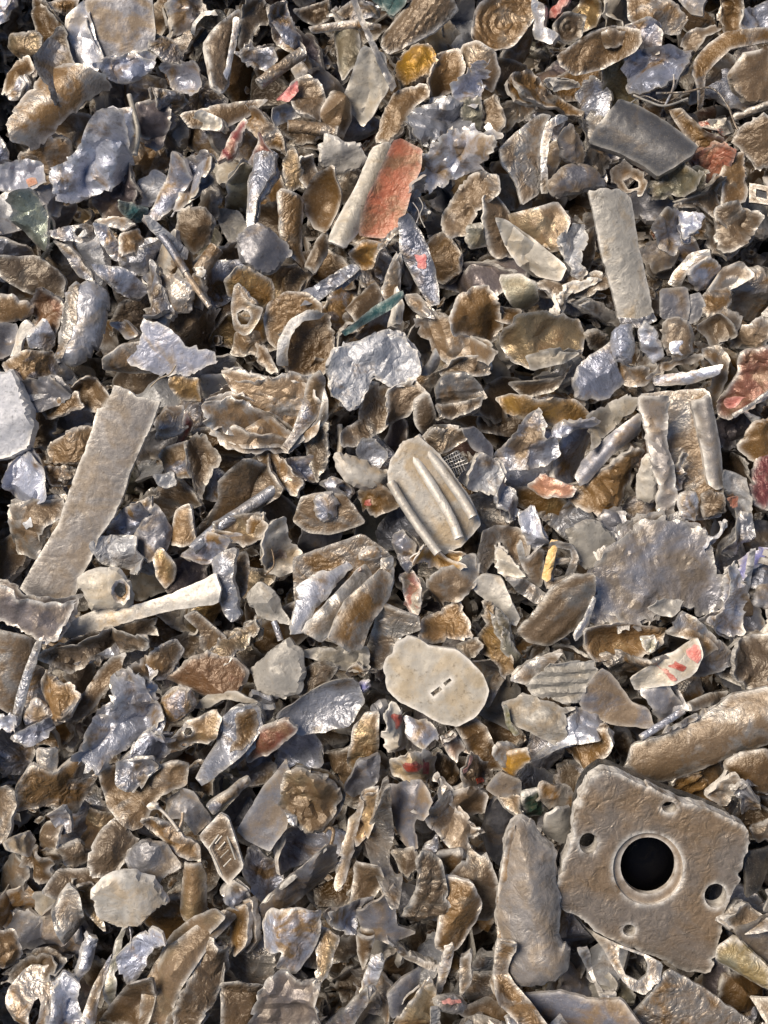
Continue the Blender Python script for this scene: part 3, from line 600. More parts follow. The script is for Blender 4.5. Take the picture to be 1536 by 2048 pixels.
B2 L metal_leaf teal 90 b=.3 t=3 g=-.2,.1 | 540,455 600,410 700,330 840,245 850,285 760,360 620,440 560,475 | long blue green leaf shaped sliver above the whitish foil lump | the blue green sliver
B2 L metal_flake brown 58 b=.5 | 755,230 800,100 830,30 852,150 850,230 780,275 | upright brown leaf above the blue green sliver
B2 L metal_flake pale 54 b=.4 | 838,220 872,330 862,412 830,405 | thin pale upright leaf at the tip of the blue green sliver
B2 W foil_wad silver 58 | 365,215 460,145 560,90 625,110 540,175 400,275 | silver crumpled stick above the white rimmed half disc
B2 F scrap_sheet tan 56 g=.1,.25 a=3 | 955,400 1020,388 1100,380 1150,410 1200,480 1360,530 1310,595 1150,600 1110,640 1040,545 | tan sheet with torn points right of the whitish foil lump | the torn pointed tan sheet
B2 F metal_flake brown 64 g=-.1,.2 t=5 | 1140,390 1210,260 1350,215 1400,300 1435,440 1380,525 1260,480 1160,475 | brown notched flake lying on the torn pointed tan sheet
B2 L metal_flake tan 48 | 890,270 950,255 1045,385 980,372 920,335 | narrow tan spike left of the brown notched flake
B2 B curl bluegrey 52 b=.7 | 1010,650 1058,555 1085,620 1065,685 965,715 | blue grey hooked curl right of the whitish foil lump
B2 D shell_fragment tan 54 g=-.1,.3 rp=14 ra=1.2 dish=-.3 | 1060,785 1110,720 1220,698 1290,760 1325,830 1200,862 1080,872 | ridged tan shell fragment with a brown lip | the ridged tan shell
> lip F brown 4 g=0,-.2 | 1050,880 1200,868 1325,838 1310,900 1180,950 1080,965
B2 F metal_flake brown 52 g=0,.3 | 1170,620 1350,615 1345,700 1220,702 1100,715 | brown flap above the ridged tan shell
B2 B metal_flake brown 54 b=.6 ax=70 | 935,870 1010,795 1060,960 1065,1035 990,1062 930,985 | brown upright finger left of the ridged tan shell
B2 C metal_cup/bowl pale 52 dome=.45 f=1 | 490,1170 540,1158 620,1190 690,1230 780,1250 770,1310 690,1365 570,1325 510,1255 | pale broken bowl with a silver ring inside | the pale broken bowl
> ring D silver 10 dish=.4 rim=4 t=8 | 590,1130 640,1065 710,1070 795,1180 740,1245 680,1235 610,1180
B2 R metal_rod pale 50 r=6 | 508,995 516,1070 510,1160 | thin pale upright peg above the pale broken bowl
B2 B ribbed_plate/plate pale 84 b=.2 ax=-58 a=1.2 t=10 j=1.1 sm=0 g=.05,.05 | 780,1260 800,1190 870,1085 960,1060 1080,1160 1200,1330 1290,1470 1315,1560 1200,1690 1080,1745 960,1600 860,1440 785,1320 | pale plate with long parallel ribs in the centre | the centre ribbed plate
> rib R pale 11 r=10 | 870,1100 985,1260 1130,1500 1190,1640
> rib R pale 11 r=10 | 945,1065 1060,1210 1190,1390 1270,1520
> rib R pale 10 r=9 | 800,1320 870,1440 970,1590 1070,1725
B2 S grille/backing dark 62 a=.5 f=0 t=5 g=.1,.2 | 1085,1185 1180,1135 1245,1200 1180,1300 1110,1240 | small dark grille of fine pale bars behind the ribbed plate
B2 F metal_flake brown 78 g=0,.2 rim=4 | 985,1100 1060,1005 1200,1020 1215,1075 1130,1130 1030,1152 | brown flap with white edges over the ribbed plate's upper end
B2 B metal_leaf slate 70 b=.4 | 1200,1015 1290,1008 1385,1120 1375,1185 1270,1140 | slate grey leaf right of the small dark grille
B2 F metal_chip white 58 a=3 g=-.2,.2 | 1250,1270 1330,1178 1425,1230 1435,1310 1360,1372 1250,1345 | whitish squarish chip right of the ribbed plate
B2 W foil_wad brown 44 | 615,1390 740,1335 835,1420 780,1485 700,1505 | brown knotted scrap with a red dot below the pale broken bowl
> red_dot F red 6 t=2 f=0 | 655,1425 695,1420 700,1450 665,1455
C2 S boss_washer/flange tan 60 g=.1,.2 a=3 f=2 t=6 | 240,120 265,40 290,-20 400,-45 540,-35 595,30 660,130 550,175 440,200 320,185 | tan washer plate with a raised silver boss and pinhole | the boss washer
> boss C silver 7 dome=.25 f=0 | 360,-20 430,-50 490,-30 510,50 470,120 410,130 360,80
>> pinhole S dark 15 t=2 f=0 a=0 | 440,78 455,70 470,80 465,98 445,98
B2 W foil_wad silver 52 | 410,1320 495,1305 505,1400 450,1415 | small silver hook above the boss washer
B2 W foil_wad grey 52 | 200,1200 330,1185 405,1240 380,1305 230,1295 | grey crumpled bit right of the rolled sheet's upper end
B2 L metal_flake brown 54 b=.5 | 325,1110 440,1000 445,1180 400,1295 345,1200 | dark brown leaf under the folded wad's silver end
B2 L curled_leaf tan 52 b=.5 | 40,1165 130,1150 220,1220 295,1310 260,1395 180,1340 100,1260 | tan leaf with pale edge above the boss washer
P F folded_wad/upper_layer tan 84 g=0,.35 a=3 t=8 rim=6 fa=2 | 443,752 470,742 540,760 580,745 625,765 600,830 590,862 530,832 480,800 | layered tan sheet wad folded into a silver pointed end | the folded layered wad
> middle_layer F tan -6 g=0,.4 a=3 t=8 rim=6 fa=2 | 405,800 480,795 540,830 592,868 560,885 500,872 420,848
> lower_layer F tan -14 g=0,.4 a=3 t=8 rim=6 fa=2 | 415,870 470,848 530,868 592,882 602,900 565,912 500,902 440,888
> core W tan -18 g=0,.2 fl=0 | 415,800 470,760 600,750 650,790 640,850 575,895 480,888 420,860
> end_fold B grey 6 b=.6 t=10 f=1 fs=.3 | 615,760 640,738 652,760 640,830 600,870 575,900 562,893 585,860 603,810
> end_fold B grey -2 b=.6 t=10 | 648,775 657,800 656,842 600,884 575,908 590,880 636,838
B2 C metal_chunk brown 50 | 40,540 90,560 150,680 110,690 40,620 | small brown block left of the white rimmed half disc
B2 L metal_flake brown 44 | 560,330 700,200 740,260 720,340 620,400 | rounded brown flake under the blue green sliver
B2 W foil_wad brown 40 | 460,640 500,560 520,480 600,470 560,540 | rough brown edge left of the whitish foil lump
B2 F metal_flake tan 44 g=.3,.2 | 1330,360 1400,340 1520,360 1500,420 1420,400 | tan flake right of the brown notched flake
B3 F scrap_sheet/sheet goldtan 62 a=4 g=0,.2 rim=3 | 20,500 100,370 270,345 320,380 460,400 495,480 460,595 330,640 180,672 60,612 | broad tan sheet with a golden stain and folded lower lip | the golden stained sheet
> folded_lip F cream 8 g=0,.2 t=6 | 155,605 300,570 475,585 380,645 180,680
B3 C metal_nub silver 80 dome=.7 f=1 | 650,500 690,445 750,440 765,540 740,635 660,605 | silver nub with flat left side under the long pale bar
B3 C metal_nub silver 80 dome=.6 f=4 | 805,470 840,425 900,480 935,590 880,628 818,560 | middle silver nub under the long pale bar
B3 C metal_nub/body brown 80 dome=.6 f=1 | 935,440 1010,395 1080,430 1105,540 1050,605 980,600 940,540 | brown stubby peg with a hexagonal silver end face
> end_face C silver 12 dome=.15 f=2 | 975,530 1005,505 1060,500 1095,545 1050,602 985,592
B3 C metal_block grey 62 dome=.3 f=5 | 440,760 470,660 640,535 655,640 710,740 620,835 460,832 | faceted grey block left of the channel section's top | the faceted grey block
B3 B metal_bar silver 68 b=.5 ax=12 | 865,720 1080,690 1285,645 1265,705 1100,765 900,775 | silver flattened bar across the top of the channel section | the silver flattened bar
B3 F curved_strip tan 60 rim=3 | 1165,590 1260,578 1305,640 1275,765 1230,850 1195,800 1225,690 | tan hooked strip at the top right of the channel section
B3 F metal_flake tan 58 g=0,.3 | 860,690 1000,635 1115,575 1085,635 960,685 | layered tan leaf above the silver flattened bar
B3 F metal_flake tan 56 g=.1,.3 rim=3 | 660,640 840,675 855,740 720,755 670,690 | tan split leaf left of the silver flattened bar
B3 S channel_section/base tan 64 a=2 f=1 t=8 ax=-80 b=-.15 | 800,820 960,800 1200,785 1245,1000 1290,1470 1270,1520 1140,1540 1010,1540 925,1545 880,1250 840,1010 | tan channel section with two raised pale ridges on the right | the tan channel section
> ridge W tanflat 24 a=4 f=2 t=20 b=.8 ax=-78 | 800,825 950,820 960,1000 970,1130 1000,1260 1015,1545 920,1545 880,1250 838,1010
> ridge B tanflat 24 b=1.0 t=20 ax=-82 a=2 | 1105,870 1200,815 1265,1080 1290,1350 1230,1360 1190,1330 1155,1100
> lump C silver 16 dome=.4 f=1 | 1020,1390 1080,1365 1140,1380 1145,1545 1025,1545
> lump C tan 14 dome=.35 f=2 | 1150,1390 1220,1360 1290,1385 1305,1490 1160,1540
> foil_tuft W silver 14 a=5 | 985,1260 1040,1150 1080,1160 1040,1230 1080,1300 1050,1370 990,1340
B3 B metal_rod slate 58 b=1.0 ax=48 t=6 a=1 | 430,1290 480,1200 560,1110 680,1010 800,920 822,1040 640,1170 510,1320 460,1345 | smooth tapered brown rod left of the channel section | the smooth tapered rod
B3 W ringed_lump tan 54 a=5 rings=18 ra=1.5 | 430,1385 550,1290 680,1190 780,1135 832,1150 800,1260 700,1430 560,1492 460,1455 | leafy tan lump with curved edges below the tapered rod
B3 W crushed_foil gold 60 | 15,840 100,828 230,880 300,870 420,850 515,930 490,965 380,985 230,965 80,930 | crushed golden flecked foil strip right of the shell | the golden flecked foil
B3 W foil_wad grey 56 f=9 g=0,.2 | -10,1160 70,1060 180,930 230,900 275,1000 250,1060 335,1080 355,1160 250,1235 50,1245 0,1205 | dusty tan grey wad below the golden flecked foil | the dusty tan grey wad
B3 W metal_strip silver 60 | 265,1030 380,985 520,965 535,1012 300,1070 | white frilled strip under the golden flecked foil
B3 W crushed_sheet cream 58 | 525,950 640,875 720,855 795,880 700,965 600,1065 530,1145 | cream crumple with rusty patches above the tapered rod
B3 F metal_flake amber 48 g=.1,.3 | 185,1370 260,1285 425,1350 400,1395 250,1402 | glossy amber flake below the dusty tan grey wad | the amber flake
B3 W crushed_sheet rust 62 a=6 f=4 | 1270,860 1370,720 1380,610 1540,575 1560,790 1440,890 1330,955 1275,940 | rusty brown folded lump with a red gash at the right edge | the red gashed rusty lump
> red_gash F red 10 t=3 f=0 | 1298,850 1420,838 1370,890 1310,915 1288,885
> pale_edge B silver 10 b=.5 | 1330,935 1440,870 1560,780 1560,800 1450,890 1345,958
B3 S scrap_sheet slate 56 g=0,.2 | 920,220 1080,208 1095,320 1080,405 920,392 | flat slate tab right of the long pale bar's lower end
B3 S scrap_sheet slate 52 g=.2,.2 | 1085,255 1150,240 1185,320 1140,405 1078,425 | second slate tab tucked behind the flat slate tab
B3 C metal_block tan 50 dome=.15 f=0 | 1175,245 1310,228 1315,320 1210,375 1170,335 | squared grey tan block right of two slate tabs
B3 C metal_chunk grey 56 dome=.3 | 1095,130 1200,55 1255,100 1235,190 1140,222 | smooth grey oval above two slate tabs
B3 B metal_strip tan 54 b=.6 | 965,190 1000,120 1090,20 1205,-10 1215,60 1080,130 1030,222 | tan bent arm right of the long pale bar
B3 F metal_flake tan 52 g=-.1,.3 | 1205,225 1290,120 1370,80 1415,140 1330,212 1250,245 | tan flat flake right of a smooth grey oval
B3 W foil_wad brown 56 | 1155,430 1260,375 1345,420 1352,475 1240,535 | brown and silver crumple right of the hexagonal peg
B3 W foil_wad tan 56 f=8 | 1330,470 1480,395 1545,430 1505,565 1350,542 | tan silver crumple at the right above the rusty lump
B3 B metal_tube olive 48 b=.9 ax=25 | -5,160 130,135 225,170 235,290 170,355 95,332 | olive grey half pipe above the golden stained sheet
B3 W metal_strip pale 50 | 335,340 370,250 470,175 525,190 430,245 390,345 | pale crumpled stick left of the long pale bar
B3 L metal_flake tan 50 | 465,320 540,298 665,360 685,440 560,372 | tan leaf left of the long pale bar's lower end
B3 C metal_chunk brown 54 f=3 | 1375,1120 1450,1005 1550,970 1550,1185 1480,1195 | brown pointed chunk at the right edge beside the channel section
B3 C metal_block maroon 50 dome=.2 f=1 | 1455,1220 1550,1170 1550,1460 1445,1412 | dark maroon block at the right edge | the dark maroon block
B3 F painted_flake white 62 g=.2,.2 a=4 | 1285,1270 1400,1320 1435,1450 1400,1540 1330,1505 1295,1400 | whitish flake with an orange dab right of the channel section | the orange dabbed flake
> orange_dab F orange 5 t=2 f=0 | 1300,1390 1340,1385 1368,1445 1312,1432
B3 L metal_flake white 50 | 1388,910 1485,970 1450,995 | small white leaf under the red gashed rusty lump
B3 W foil_wad silver 52 | -10,1340 60,1375 115,1485 60,1525 -10,1450 | silver sparkling scrap right of the ribbed plate's lower end
B3 W foil_wad brown 44 | 265,185 400,150 545,150 595,200 480,260 360,260 | dark brown hollow scrap right of the olive grey half pipe
B3 C metal_tube cream 58 dome=.4 f=0 | 785,1400 830,1190 880,1185 900,1390 855,1425 | short cream tube at the lower left of the channel section
B3 C metal_chunk brown 46 | 500,480 560,460 620,490 600,560 530,560 | small rough brown nub right of the golden stained sheet
B3 F metal_flake brown 44 g=.2,.3 | 80,750 160,740 330,740 400,660 320,800 160,830 | thin brown shelf below the golden stained sheet
C1 F torn_sheet plum 96 a=2 g=0,.15 t=4 j=2.5 | -30,475 100,500 120,560 200,565 290,590 412,588 370,700 322,792 230,792 130,732 -30,685 | dark plum torn sheet covering the lower end of the long bar | the dark plum torn sheet
C1 B long_bar pale 62 b=.5 ax=14 t=9 a=2.5 f=1 | 330,775 390,690 560,620 800,590 950,540 1090,480 1220,415 1265,500 1240,592 1000,622 850,660 700,705 540,755 400,782 | pale bone like bar pointing right from the dark plum sheet | the pale bone like bar
C1 C connector/body cream 70 dome=.35 f=1 | 450,490 490,420 600,395 690,408 745,520 735,590 700,608 520,610 505,550 | small white metal connector with a round socket | the white connector
> socket D silver 30 dish=.5 t=5 f=0 rim=2 a=.5 | 630,505 650,455 700,450 735,490 738,560 705,600 655,580
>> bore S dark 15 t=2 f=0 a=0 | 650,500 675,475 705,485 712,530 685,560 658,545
C1 W crushed_sheet white 60 a=5 | 565,270 620,208 780,218 790,300 825,380 770,412 690,380 600,362 | whitish crumpled plate above the white connector
C1 W foil_wad silver 58 | 615,190 700,55 830,0 845,60 800,215 680,202 | silver tan ripple right of the long flat bar
C1 F metal_flake slate 62 g=-.3,.2 | 785,225 830,120 890,35 972,180 930,275 830,335 | pointed grey tan leaf right of a silver tan ripple
C1 L metal_flake goldtan 60 b=.5 | 878,330 920,288 990,370 982,445 940,485 900,432 | small golden tan leaf above the bone like bar
C1 B metal_strip tan 58 b=.5 ax=80 f=2 | 955,200 1010,45 1095,15 1105,240 1040,272 950,252 | tan ridged bracket left of the rolled brown sheet
C1 W foil_wad silver 64 | 1055,310 1200,195 1335,240 1240,305 1150,352 | silver folded scrap below the rolled brown sheet
C1 W foil_wad goldtan 66 | 1235,140 1330,105 1460,95 1510,170 1390,255 1300,205 | silver and gold crumple at the rolled sheet's right end
C1 L metal_sliver silver 68 b=.5 g=.3,0 | 1218,370 1335,305 1325,470 1345,620 1310,662 1268,612 1248,480 | upright silver blade over the end of the bone like bar
C1 F metal_flake brown 52 g=-.3,.1 | 1330,330 1410,320 1400,500 1340,565 | brown panel right of an upright silver blade
C1 F metal_flake tan 54 a=4 g=.1,.3 | 55,110 60,25 300,15 355,100 260,135 200,305 70,282 | broad tan flake with a white spot at the left of the long bar
> white_spot F white 5 t=2 f=0 | 140,120 190,78 212,130 160,162
C1 B curved_sheet/sheet tan 64 b=.35 ax=80 t=6 | -30,735 130,760 225,810 190,910 120,1130 90,1225 -30,1165 | large curved tan sheet with a silver right rim at the left edge | the silver rimmed curved sheet
> rim B silver 6 b=.6 t=6 | 205,800 245,800 200,960 165,1060 110,1290 55,1312 92,1100 140,960
C1 W foil_wad silver 56 | -30,1240 95,1230 65,1312 -30,1315 | crinkled silver strip below the curved tan sheet
C1 C metal_chunk tan 56 f=7 | 240,1070 270,975 330,1040 400,1050 445,1110 380,1245 310,1262 265,1140 | tan angular chunk right of the curved tan sheet
C1 C metal_chunk grey 54 | 138,1210 200,1145 312,1230 280,1275 170,1255 | grey pebble right of the curved sheet's lower end
C1 W foil_wad silver 54 f=10 | 90,1340 200,1275 260,1245 305,1290 240,1355 165,1388 | shiny dark silver wire crumple under a grey pebble
C1 C metal_slab brown 44 dome=.25 | 400,1230 500,1070 600,930 700,895 650,1040 520,1190 440,1245 | sunken brown block left of the bright silver foil
C1 W ridged_sheet brown 58 a=5 | 245,860 400,798 600,740 700,725 860,705 865,800 640,885 420,965 300,900 | long brown ridged sheet below the bone like bar | the brown ridged sheet
> bright_edge W silver 8 a=4 | 410,935 560,880 700,800 850,745 872,790 700,885 440,965
C1 W crushed_foil silver 70 a=7 f=10 g=.05,.25 j=4 | 495,1390 530,1265 640,1160 615,1100 690,995 800,990 855,1150 935,1230 870,1335 740,1385 650,1455 540,1445 | bright silver crushed foil on the lower left | the bright silver crushed foil
C1 W foil_wad brown 60 | 765,970 880,865 1000,810 1035,860 950,992 880,1015 800,1045 | rusty silver crumple above the bright silver foil
C1 S scrap_sheet tan 58 g=0,.2 a=2 | 1038,660 1110,625 1220,720 1295,780 1250,885 1190,895 1130,825 1140,750 | torn flat tan sheet under the bone like bar's right end
C1 W foil_wad goldtan 60 | 1205,845 1330,755 1440,680 1465,740 1400,835 1300,905 1230,915 | golden tan crumple right of a torn flat tan sheet
C1 C rusty_disc rust 52 dome=.35 f=2 | 965,1010 1080,915 1180,875 1320,905 1395,980 1345,1085 1200,1115 1090,1065 | round rusty red cap in the lower left centre | the rusty red cap
C1 B metal_strip cream 62 b=.6 | 1105,1185 1200,1088 1350,1085 1475,1150 1390,1155 1290,1132 1180,1185 | pale curved lip in front of the rusty red cap
C1 F holed_flake goldtan 62 a=3 g=0,.2 t=5 | 945,1380 1050,1265 1230,1195 1265,1230 1240,1335 1180,1385 1090,1395 1020,1445 965,1420 | golden tan flake with two round holes | the two holed flake
! 1048,1315 1060,1292 1085,1293 1098,1315 1085,1338 1060,1338
! 1030,1400 1040,1384 1058,1386 1062,1402 1048,1412
C1 F bent_flake silver 64 g=.2,.1 b=.3 a=3 | 1258,1270 1330,1195 1455,1185 1450,1330 1395,1425 1260,1535 1205,1500 1235,1400 | blue silver curved leaf with brown right half beside the two holed flake
> brown_half F brown 4 t=3 f=0 | 1345,1205 1455,1190 1448,1330 1400,1410 1330,1420 1350,1300
C1 C metal_capsule grey 58 dome=.5 f=1 | 915,1150 1000,1065 1060,1088 1105,1170 990,1255 930,1215 | grey capsule right of the bright silver foil
C1 W foil_wad silver 62 f=9 | 715,1450 800,1365 900,1315 945,1390 890,1485 770,1492 | sparkling silver wad below the grey capsule
C2 C metal_nugget/body pale 62 dome=.5 f=2 | -5,540 60,478 130,520 185,620 225,700 150,685 60,662 5,600 | pale rounded nugget with a thin stem pointing down | the stemmed pale nugget
> stem R silver -2 r=6 | 135,690 155,740 175,800
C2 S finned_casting/back_plate tan 52 a=2 g=.05,.15 | 240,330 300,310 500,240 640,188 800,300 810,470 700,700 600,840 420,800 300,740 250,560 | casting with three curved fins fanned out in the lower centre | the finned casting
> fin L silver 22 b=.5 g=-.4,-.1 t=8 lay=0 ew=7 | 278,490 400,400 560,358 605,368 490,480 390,600 325,690 300,755 215,772 240,660 268,560
> fin L tan 30 b=.4 g=-.4,-.1 t=8 lay=0 ew=8 | 330,690 460,545 620,390 720,328 765,332 700,430 600,570 520,660 470,750 420,815 305,755
> fin L tan 52 b=.4 g=-.4,-.1 t=8 lay=0 ew=8 | 438,790 490,680 540,575 640,475 740,385 805,440 800,550 735,640 685,700 640,850 560,865
> knob C tan 54 dome=.5 f=0 | 615,300 680,255 755,278 755,332 620,352
> spine B tan 44 b=.7 ax=88 | 745,330 812,318 824,450 790,565 740,560 735,420
C2 S oval_disc cream 94 g=.0,.08 a=2.2 f=0 t=13 j=1.1 cr=.35 | 755,960 770,910 800,880 830,810 900,772 960,790 1020,830 1180,850 1260,920 1330,1000 1362,1080 1340,1160 1280,1240 1180,1292 1080,1272 960,1202 850,1150 780,1080 | pale oval disc with two short dark slots | the pale slotted oval disc
! 1026,1098 1078,1060 1096,1080 1044,1119
! 1098,1040 1136,1012 1150,1028 1112,1058
C2 B ribbed_plate/plate tan 68 b=.2 ax=75 a=2 | 640,890 690,770 722,640 780,588 960,668 972,745 870,770 810,880 760,955 690,965 | curved tan plate with ribs across its top left of the oval disc | the curved ribbed tan plate
> rib B tan 11 b=.8 ax=-22 | 730,625 780,590 965,672 968,700 860,668
> rib B tan 11 b=.8 ax=-15 | 720,690 780,662 970,722 968,748 850,728
C2 W foil_wad cream 64 | 315,870 400,848 540,850 625,838 635,935 560,955 440,922 340,892 | pale golden crumple in front of the finned casting
C2 C metal_nugget pale 64 dome=.4 f=6 | 15,960 110,885 220,805 285,870 298,985 270,1085 160,1115 65,1090 | faceted pale nugget below the stemmed nugget | the faceted pale nugget
C2 L metal_leaf brown 60 b=.3 rim=3 | 290,990 350,950 420,928 485,960 400,1075 340,1135 285,1070 | brown leaf with a greenish rim right of the faceted pale nugget
C2 D shell_plate silver 66 dish=.3 rim=3 g=0,.3 | 155,1210 350,1105 480,1038 590,1028 645,1160 570,1272 400,1312 300,1325 240,1292 | shell shaped plate with a silver lower rim left of the oval disc | the silver rimmed shell plate
C2 L metal_flake rust 60 b=.3 g=.1,.3 | -5,1440 60,1305 200,1255 255,1320 150,1405 0,1490 | red brown leaf below the shell plate
C2 F metal_flake silver 58 | 38,1180 120,1158 132,1222 40,1275 | small bright silver chip left of the shell plate
C2 C metal_bead blue 58 dome=.6 f=0 | 620,1040 672,1028 672,1082 630,1092 | tiny blue bead left of the oval disc
C2 C metal_pebble slate 64 dome=.5 f=0 a=1 | 698,1190 760,1148 812,1180 760,1262 710,1245 | smooth slate pebble at the lower left of the oval disc
C2 W metal_crumb tan 62 | 558,970 640,945 705,1000 612,1015 | tan crumb at the left end of the oval disc
C2 W painted_chunk/body cream 70 a=4 | 758,1222 840,1188 892,1230 895,1392 778,1402 | cream chunk with red paint patches under the oval disc | the red patched cream chunk
> red_patch F red 8 t=3 f=0 | 798,1228 860,1218 885,1272 820,1292
C2 L metal_leaf silver 64 b=.3 | 888,1240 1000,1258 1062,1340 980,1405 900,1335 | silver leaf right of the red patched cream chunk
C2 W painted_chunk/body pale 68 a=5 | 818,1490 900,1438 980,1438 1035,1500 1035,1600 930,1615 828,1575 | pink and red painted crumple below the cream chunk | the pink and red crumple
> red_patch F red 9 t=3 f=0 | 870,1480 950,1460 985,1510 920,1545 870,1520
> pink_patch F pink 8 t=3 f=0 | 985,1470 1020,1510 1015,1580 985,1560
C2 F painted_flake rust 58 | 1098,1350 1182,1348 1215,1412 1150,1455 | dull red chip below the right of the oval disc
C2 F scrap_sheet brown 54 g=-.2,.2 a=4 | 1175,1280 1335,1288 1405,1500 1320,1525 1250,1435 | brown creased sheet under the lower edge of the oval disc
C2 C metal_washer tan 62 dome=.15 f=1 a=2 | 1385,1400 1480,1368 1545,1430 1540,1540 1450,1535 1388,1470 | lumpy tan washer with a tiny hole below the oval disc
! 1490,1465 1505,1465 1508,1488 1494,1490
C2 W foil_wad gold 60 | 1308,780 1330,605 1382,618 1425,760 1505,960 1440,995 1390,900 1320,845 | golden crinkled strip right of the oval disc | the golden crinkled strip
C2 L metal_leaf olive 56 | 1400,700 1462,740 1540,900 1485,985 | olive leaf right of the golden crinkled strip
C2 L metal_leaf pale 66 b=.3 g=.1,.3 | 1268,500 1330,448 1430,470 1525,640 1502,685 1400,632 | pale speckled pointed leaf above the golden crinkled strip
C2 W foil_wad gold 74 a=5 | 928,310 990,278 1100,330 1175,310 1140,375 1080,402 950,342 | golden folded foil under the ribbed plate's lower end | the golden folded foil
C2 F facet_scrap tan 58 f=4 fs=.4 | 1028,450 1100,398 1240,355 1275,480 1200,555 1110,560 1100,650 1040,692 | tan faceted scrap below the golden folded foil
C2 W crushed_sheet tan 56 | 955,770 1000,675 1090,640 1180,565 1245,780 1110,775 1040,805 | crumpled tan sheet above the oval disc
C2 W foil_wad silver 62 | 818,210 870,188 922,260 935,330 890,395 858,330 | speckled silver sliver left of the golden folded foil
C2 W painted_chip redchip 60 | 860,450 900,405 972,500 975,592 940,645 898,582 | chip with salmon red edge right of the finned casting
C2 D curled_can tan 62 dish=.5 rim=5 | 1280,400 1308,250 1320,178 1400,138 1540,150 1605,250 1560,425 1450,432 1400,340 1340,425 | curled tan can piece with a slot right of the ribbed plate | the curled tan can piece
! 1415,240 1450,235 1452,255 1418,262
C3 W metal_flake silver 68 a=4 | 128,110 200,78 242,150 282,222 220,282 180,250 | silver leaf left of the yellow framed scrap
C2 F metal_flake brown 54 | 1178,830 1290,788 1325,830 1250,905 | amber brown flake at the upper right edge of the oval disc
C2 W metal_ring/ring pale 58 a=5 | 88,170 180,118 242,250 292,290 230,392 130,402 78,340 | pale silver crumple with a rusty hollow left of the finned casting
> rusty_hollow F rust 8 t=2 | 140,300 180,275 225,310 210,360 150,360
C2 C metal_chunk goldtan 56 | -10,110 80,88 112,150 40,232 -10,222 | golden brown lump at the right end of the rolled brown sheet
C2 F bent_flake goldtan 58 f=3 fs=.4 | 588,1320 650,1258 722,1248 725,1400 690,1520 600,1540 560,1480 | golden tan folded leaf below the shell plate
C3 W crushed_sheet/panel lilac 70 a=3 f=3 g=-.1,0 t=6 fz=64 fa=10 cr=1.1 fs=.12 fl=0 ew=7 j=4 rb=0 | 558,400 620,288 700,240 830,128 960,108 1180,200 1195,330 1285,560 1282,612 1130,655 1060,600 900,650 800,702 700,682 640,640 540,672 518,640 585,520 | large crumpled silver tan sheet at the right | the large crumpled sheet
> frilled_edge W silver 8 a=6 | 1228,370 1300,338 1342,430 1405,500 1445,700 1432,785 1300,772 1150,682 1285,612 1285,520
> lip F pale 10 g=0,.2 | 848,620 900,568 1072,580 1030,635 930,662
C3 B ridged_leaf/leaf tan 76 b=.25 rp=26 ra=1.2 ax=48 a=2 t=6 | 98,745 200,640 300,500 440,418 552,412 555,530 500,655 440,745 300,835 170,802 | tan ridged leaf shaped lid with a grey right rim | the ridged tan lid
> grey_rim B grey 6 b=.5 t=6 | 540,545 558,560 505,740 440,805 425,765 498,640
C3 C metal_cube cream 72 dome=.28 f=6 | 398,180 500,128 580,138 655,220 668,285 600,322 512,388 438,292 | cream faceted cube above the ridged tan lid | the cream faceted cube
C3 F yellow_frame/frame tan 80 a=1 f=0 t=9 g=.2,.1 | 258,450 310,228 350,222 425,250 462,330 422,455 280,510 | small rectangular frame with a bright yellow left side | the yellow framed scrap
! 312,445 342,262 412,285 418,330 378,432
> yellow_bar B yellow 12 b=.5 t=7 ax=78 | 245,445 300,225 345,232 300,450 280,462
> cross_bar B tan -2 b=.5 | 318,338 410,322 412,352 316,372
C3 F metal_flake slate 64 g=-.2,.1 | 600,140 660,88 715,80 705,185 672,265 652,212 | slate tab right of the cream faceted cube
C3 D ribbed_shell/bowl pale 62 dish=-.4 a=2 | 28,1160 150,1108 300,1150 435,1188 382,1215 392,1335 332,1395 200,1322 90,1262 | pale ribbed shell made of corrugated metal on the right | the corrugated shell
> ribbed_panel F cream 14 rp=20 ra=3.6 ax=5 f=0 a=1 fa=0 lay=0 cr=.4 | 155,1055 300,928 550,918 575,970 490,1100 462,1155 300,1132 180,1105
> upper_leaf L tan 12 b=.3 | 58,1020 170,928 372,848 295,965 160,1045
> green_rim B greenfoil 4 b=.5 t=5 | 25,1165 55,1170 75,1265 128,1330 95,1345 45,1280
C3 S fan_sheet slate 68 a=2 g=0,.2 f=2 | 458,1150 510,1040 590,955 640,980 705,1060 760,1150 855,1180 895,1295 800,1295 620,1275 478,1192 | flat slate grey fan shaped sheet beside the corrugated shell | the slate fan sheet
C3 W foil_wad silver 66 | 388,1250 480,1188 632,1258 575,1355 400,1385 308,1455 368,1352 | silver crinkle under the slate fan sheet
C3 D scrap_sheet goldtan 62 a=3 | 508,740 700,708 830,728 935,740 905,835 780,905 640,895 560,905 | golden brown hollow sheet below the large crumpled sheet | the golden brown hollow sheet
C3 W foil_wad tan 66 | 598,920 700,878 850,868 925,848 895,935 800,1015 700,995 | tan crumple left of the red marked strip
> olive_patch W olive 8 | 828,800 900,785 935,850 850,875
C3 F painted_strip/strip cream 90 g=-.05,.25 a=2 t=5 | 765,1012 920,912 1132,788 1148,880 1080,985 1000,1022 800,1098 | pale strip with bright red marks at the right | the red marked strip
> red_mark F red 4 t=2 f=0 g=-.05,.25 | 1060,850 1140,815 1146,885 1105,905
> red_mark F red 4 t=2 f=0 g=-.05,.25 | 958,942 1000,908 1062,930 1042,962
> red_mark F red 4 t=2 f=0 g=-.05,.25 | 898,940 960,955 1010,1005 975,1012
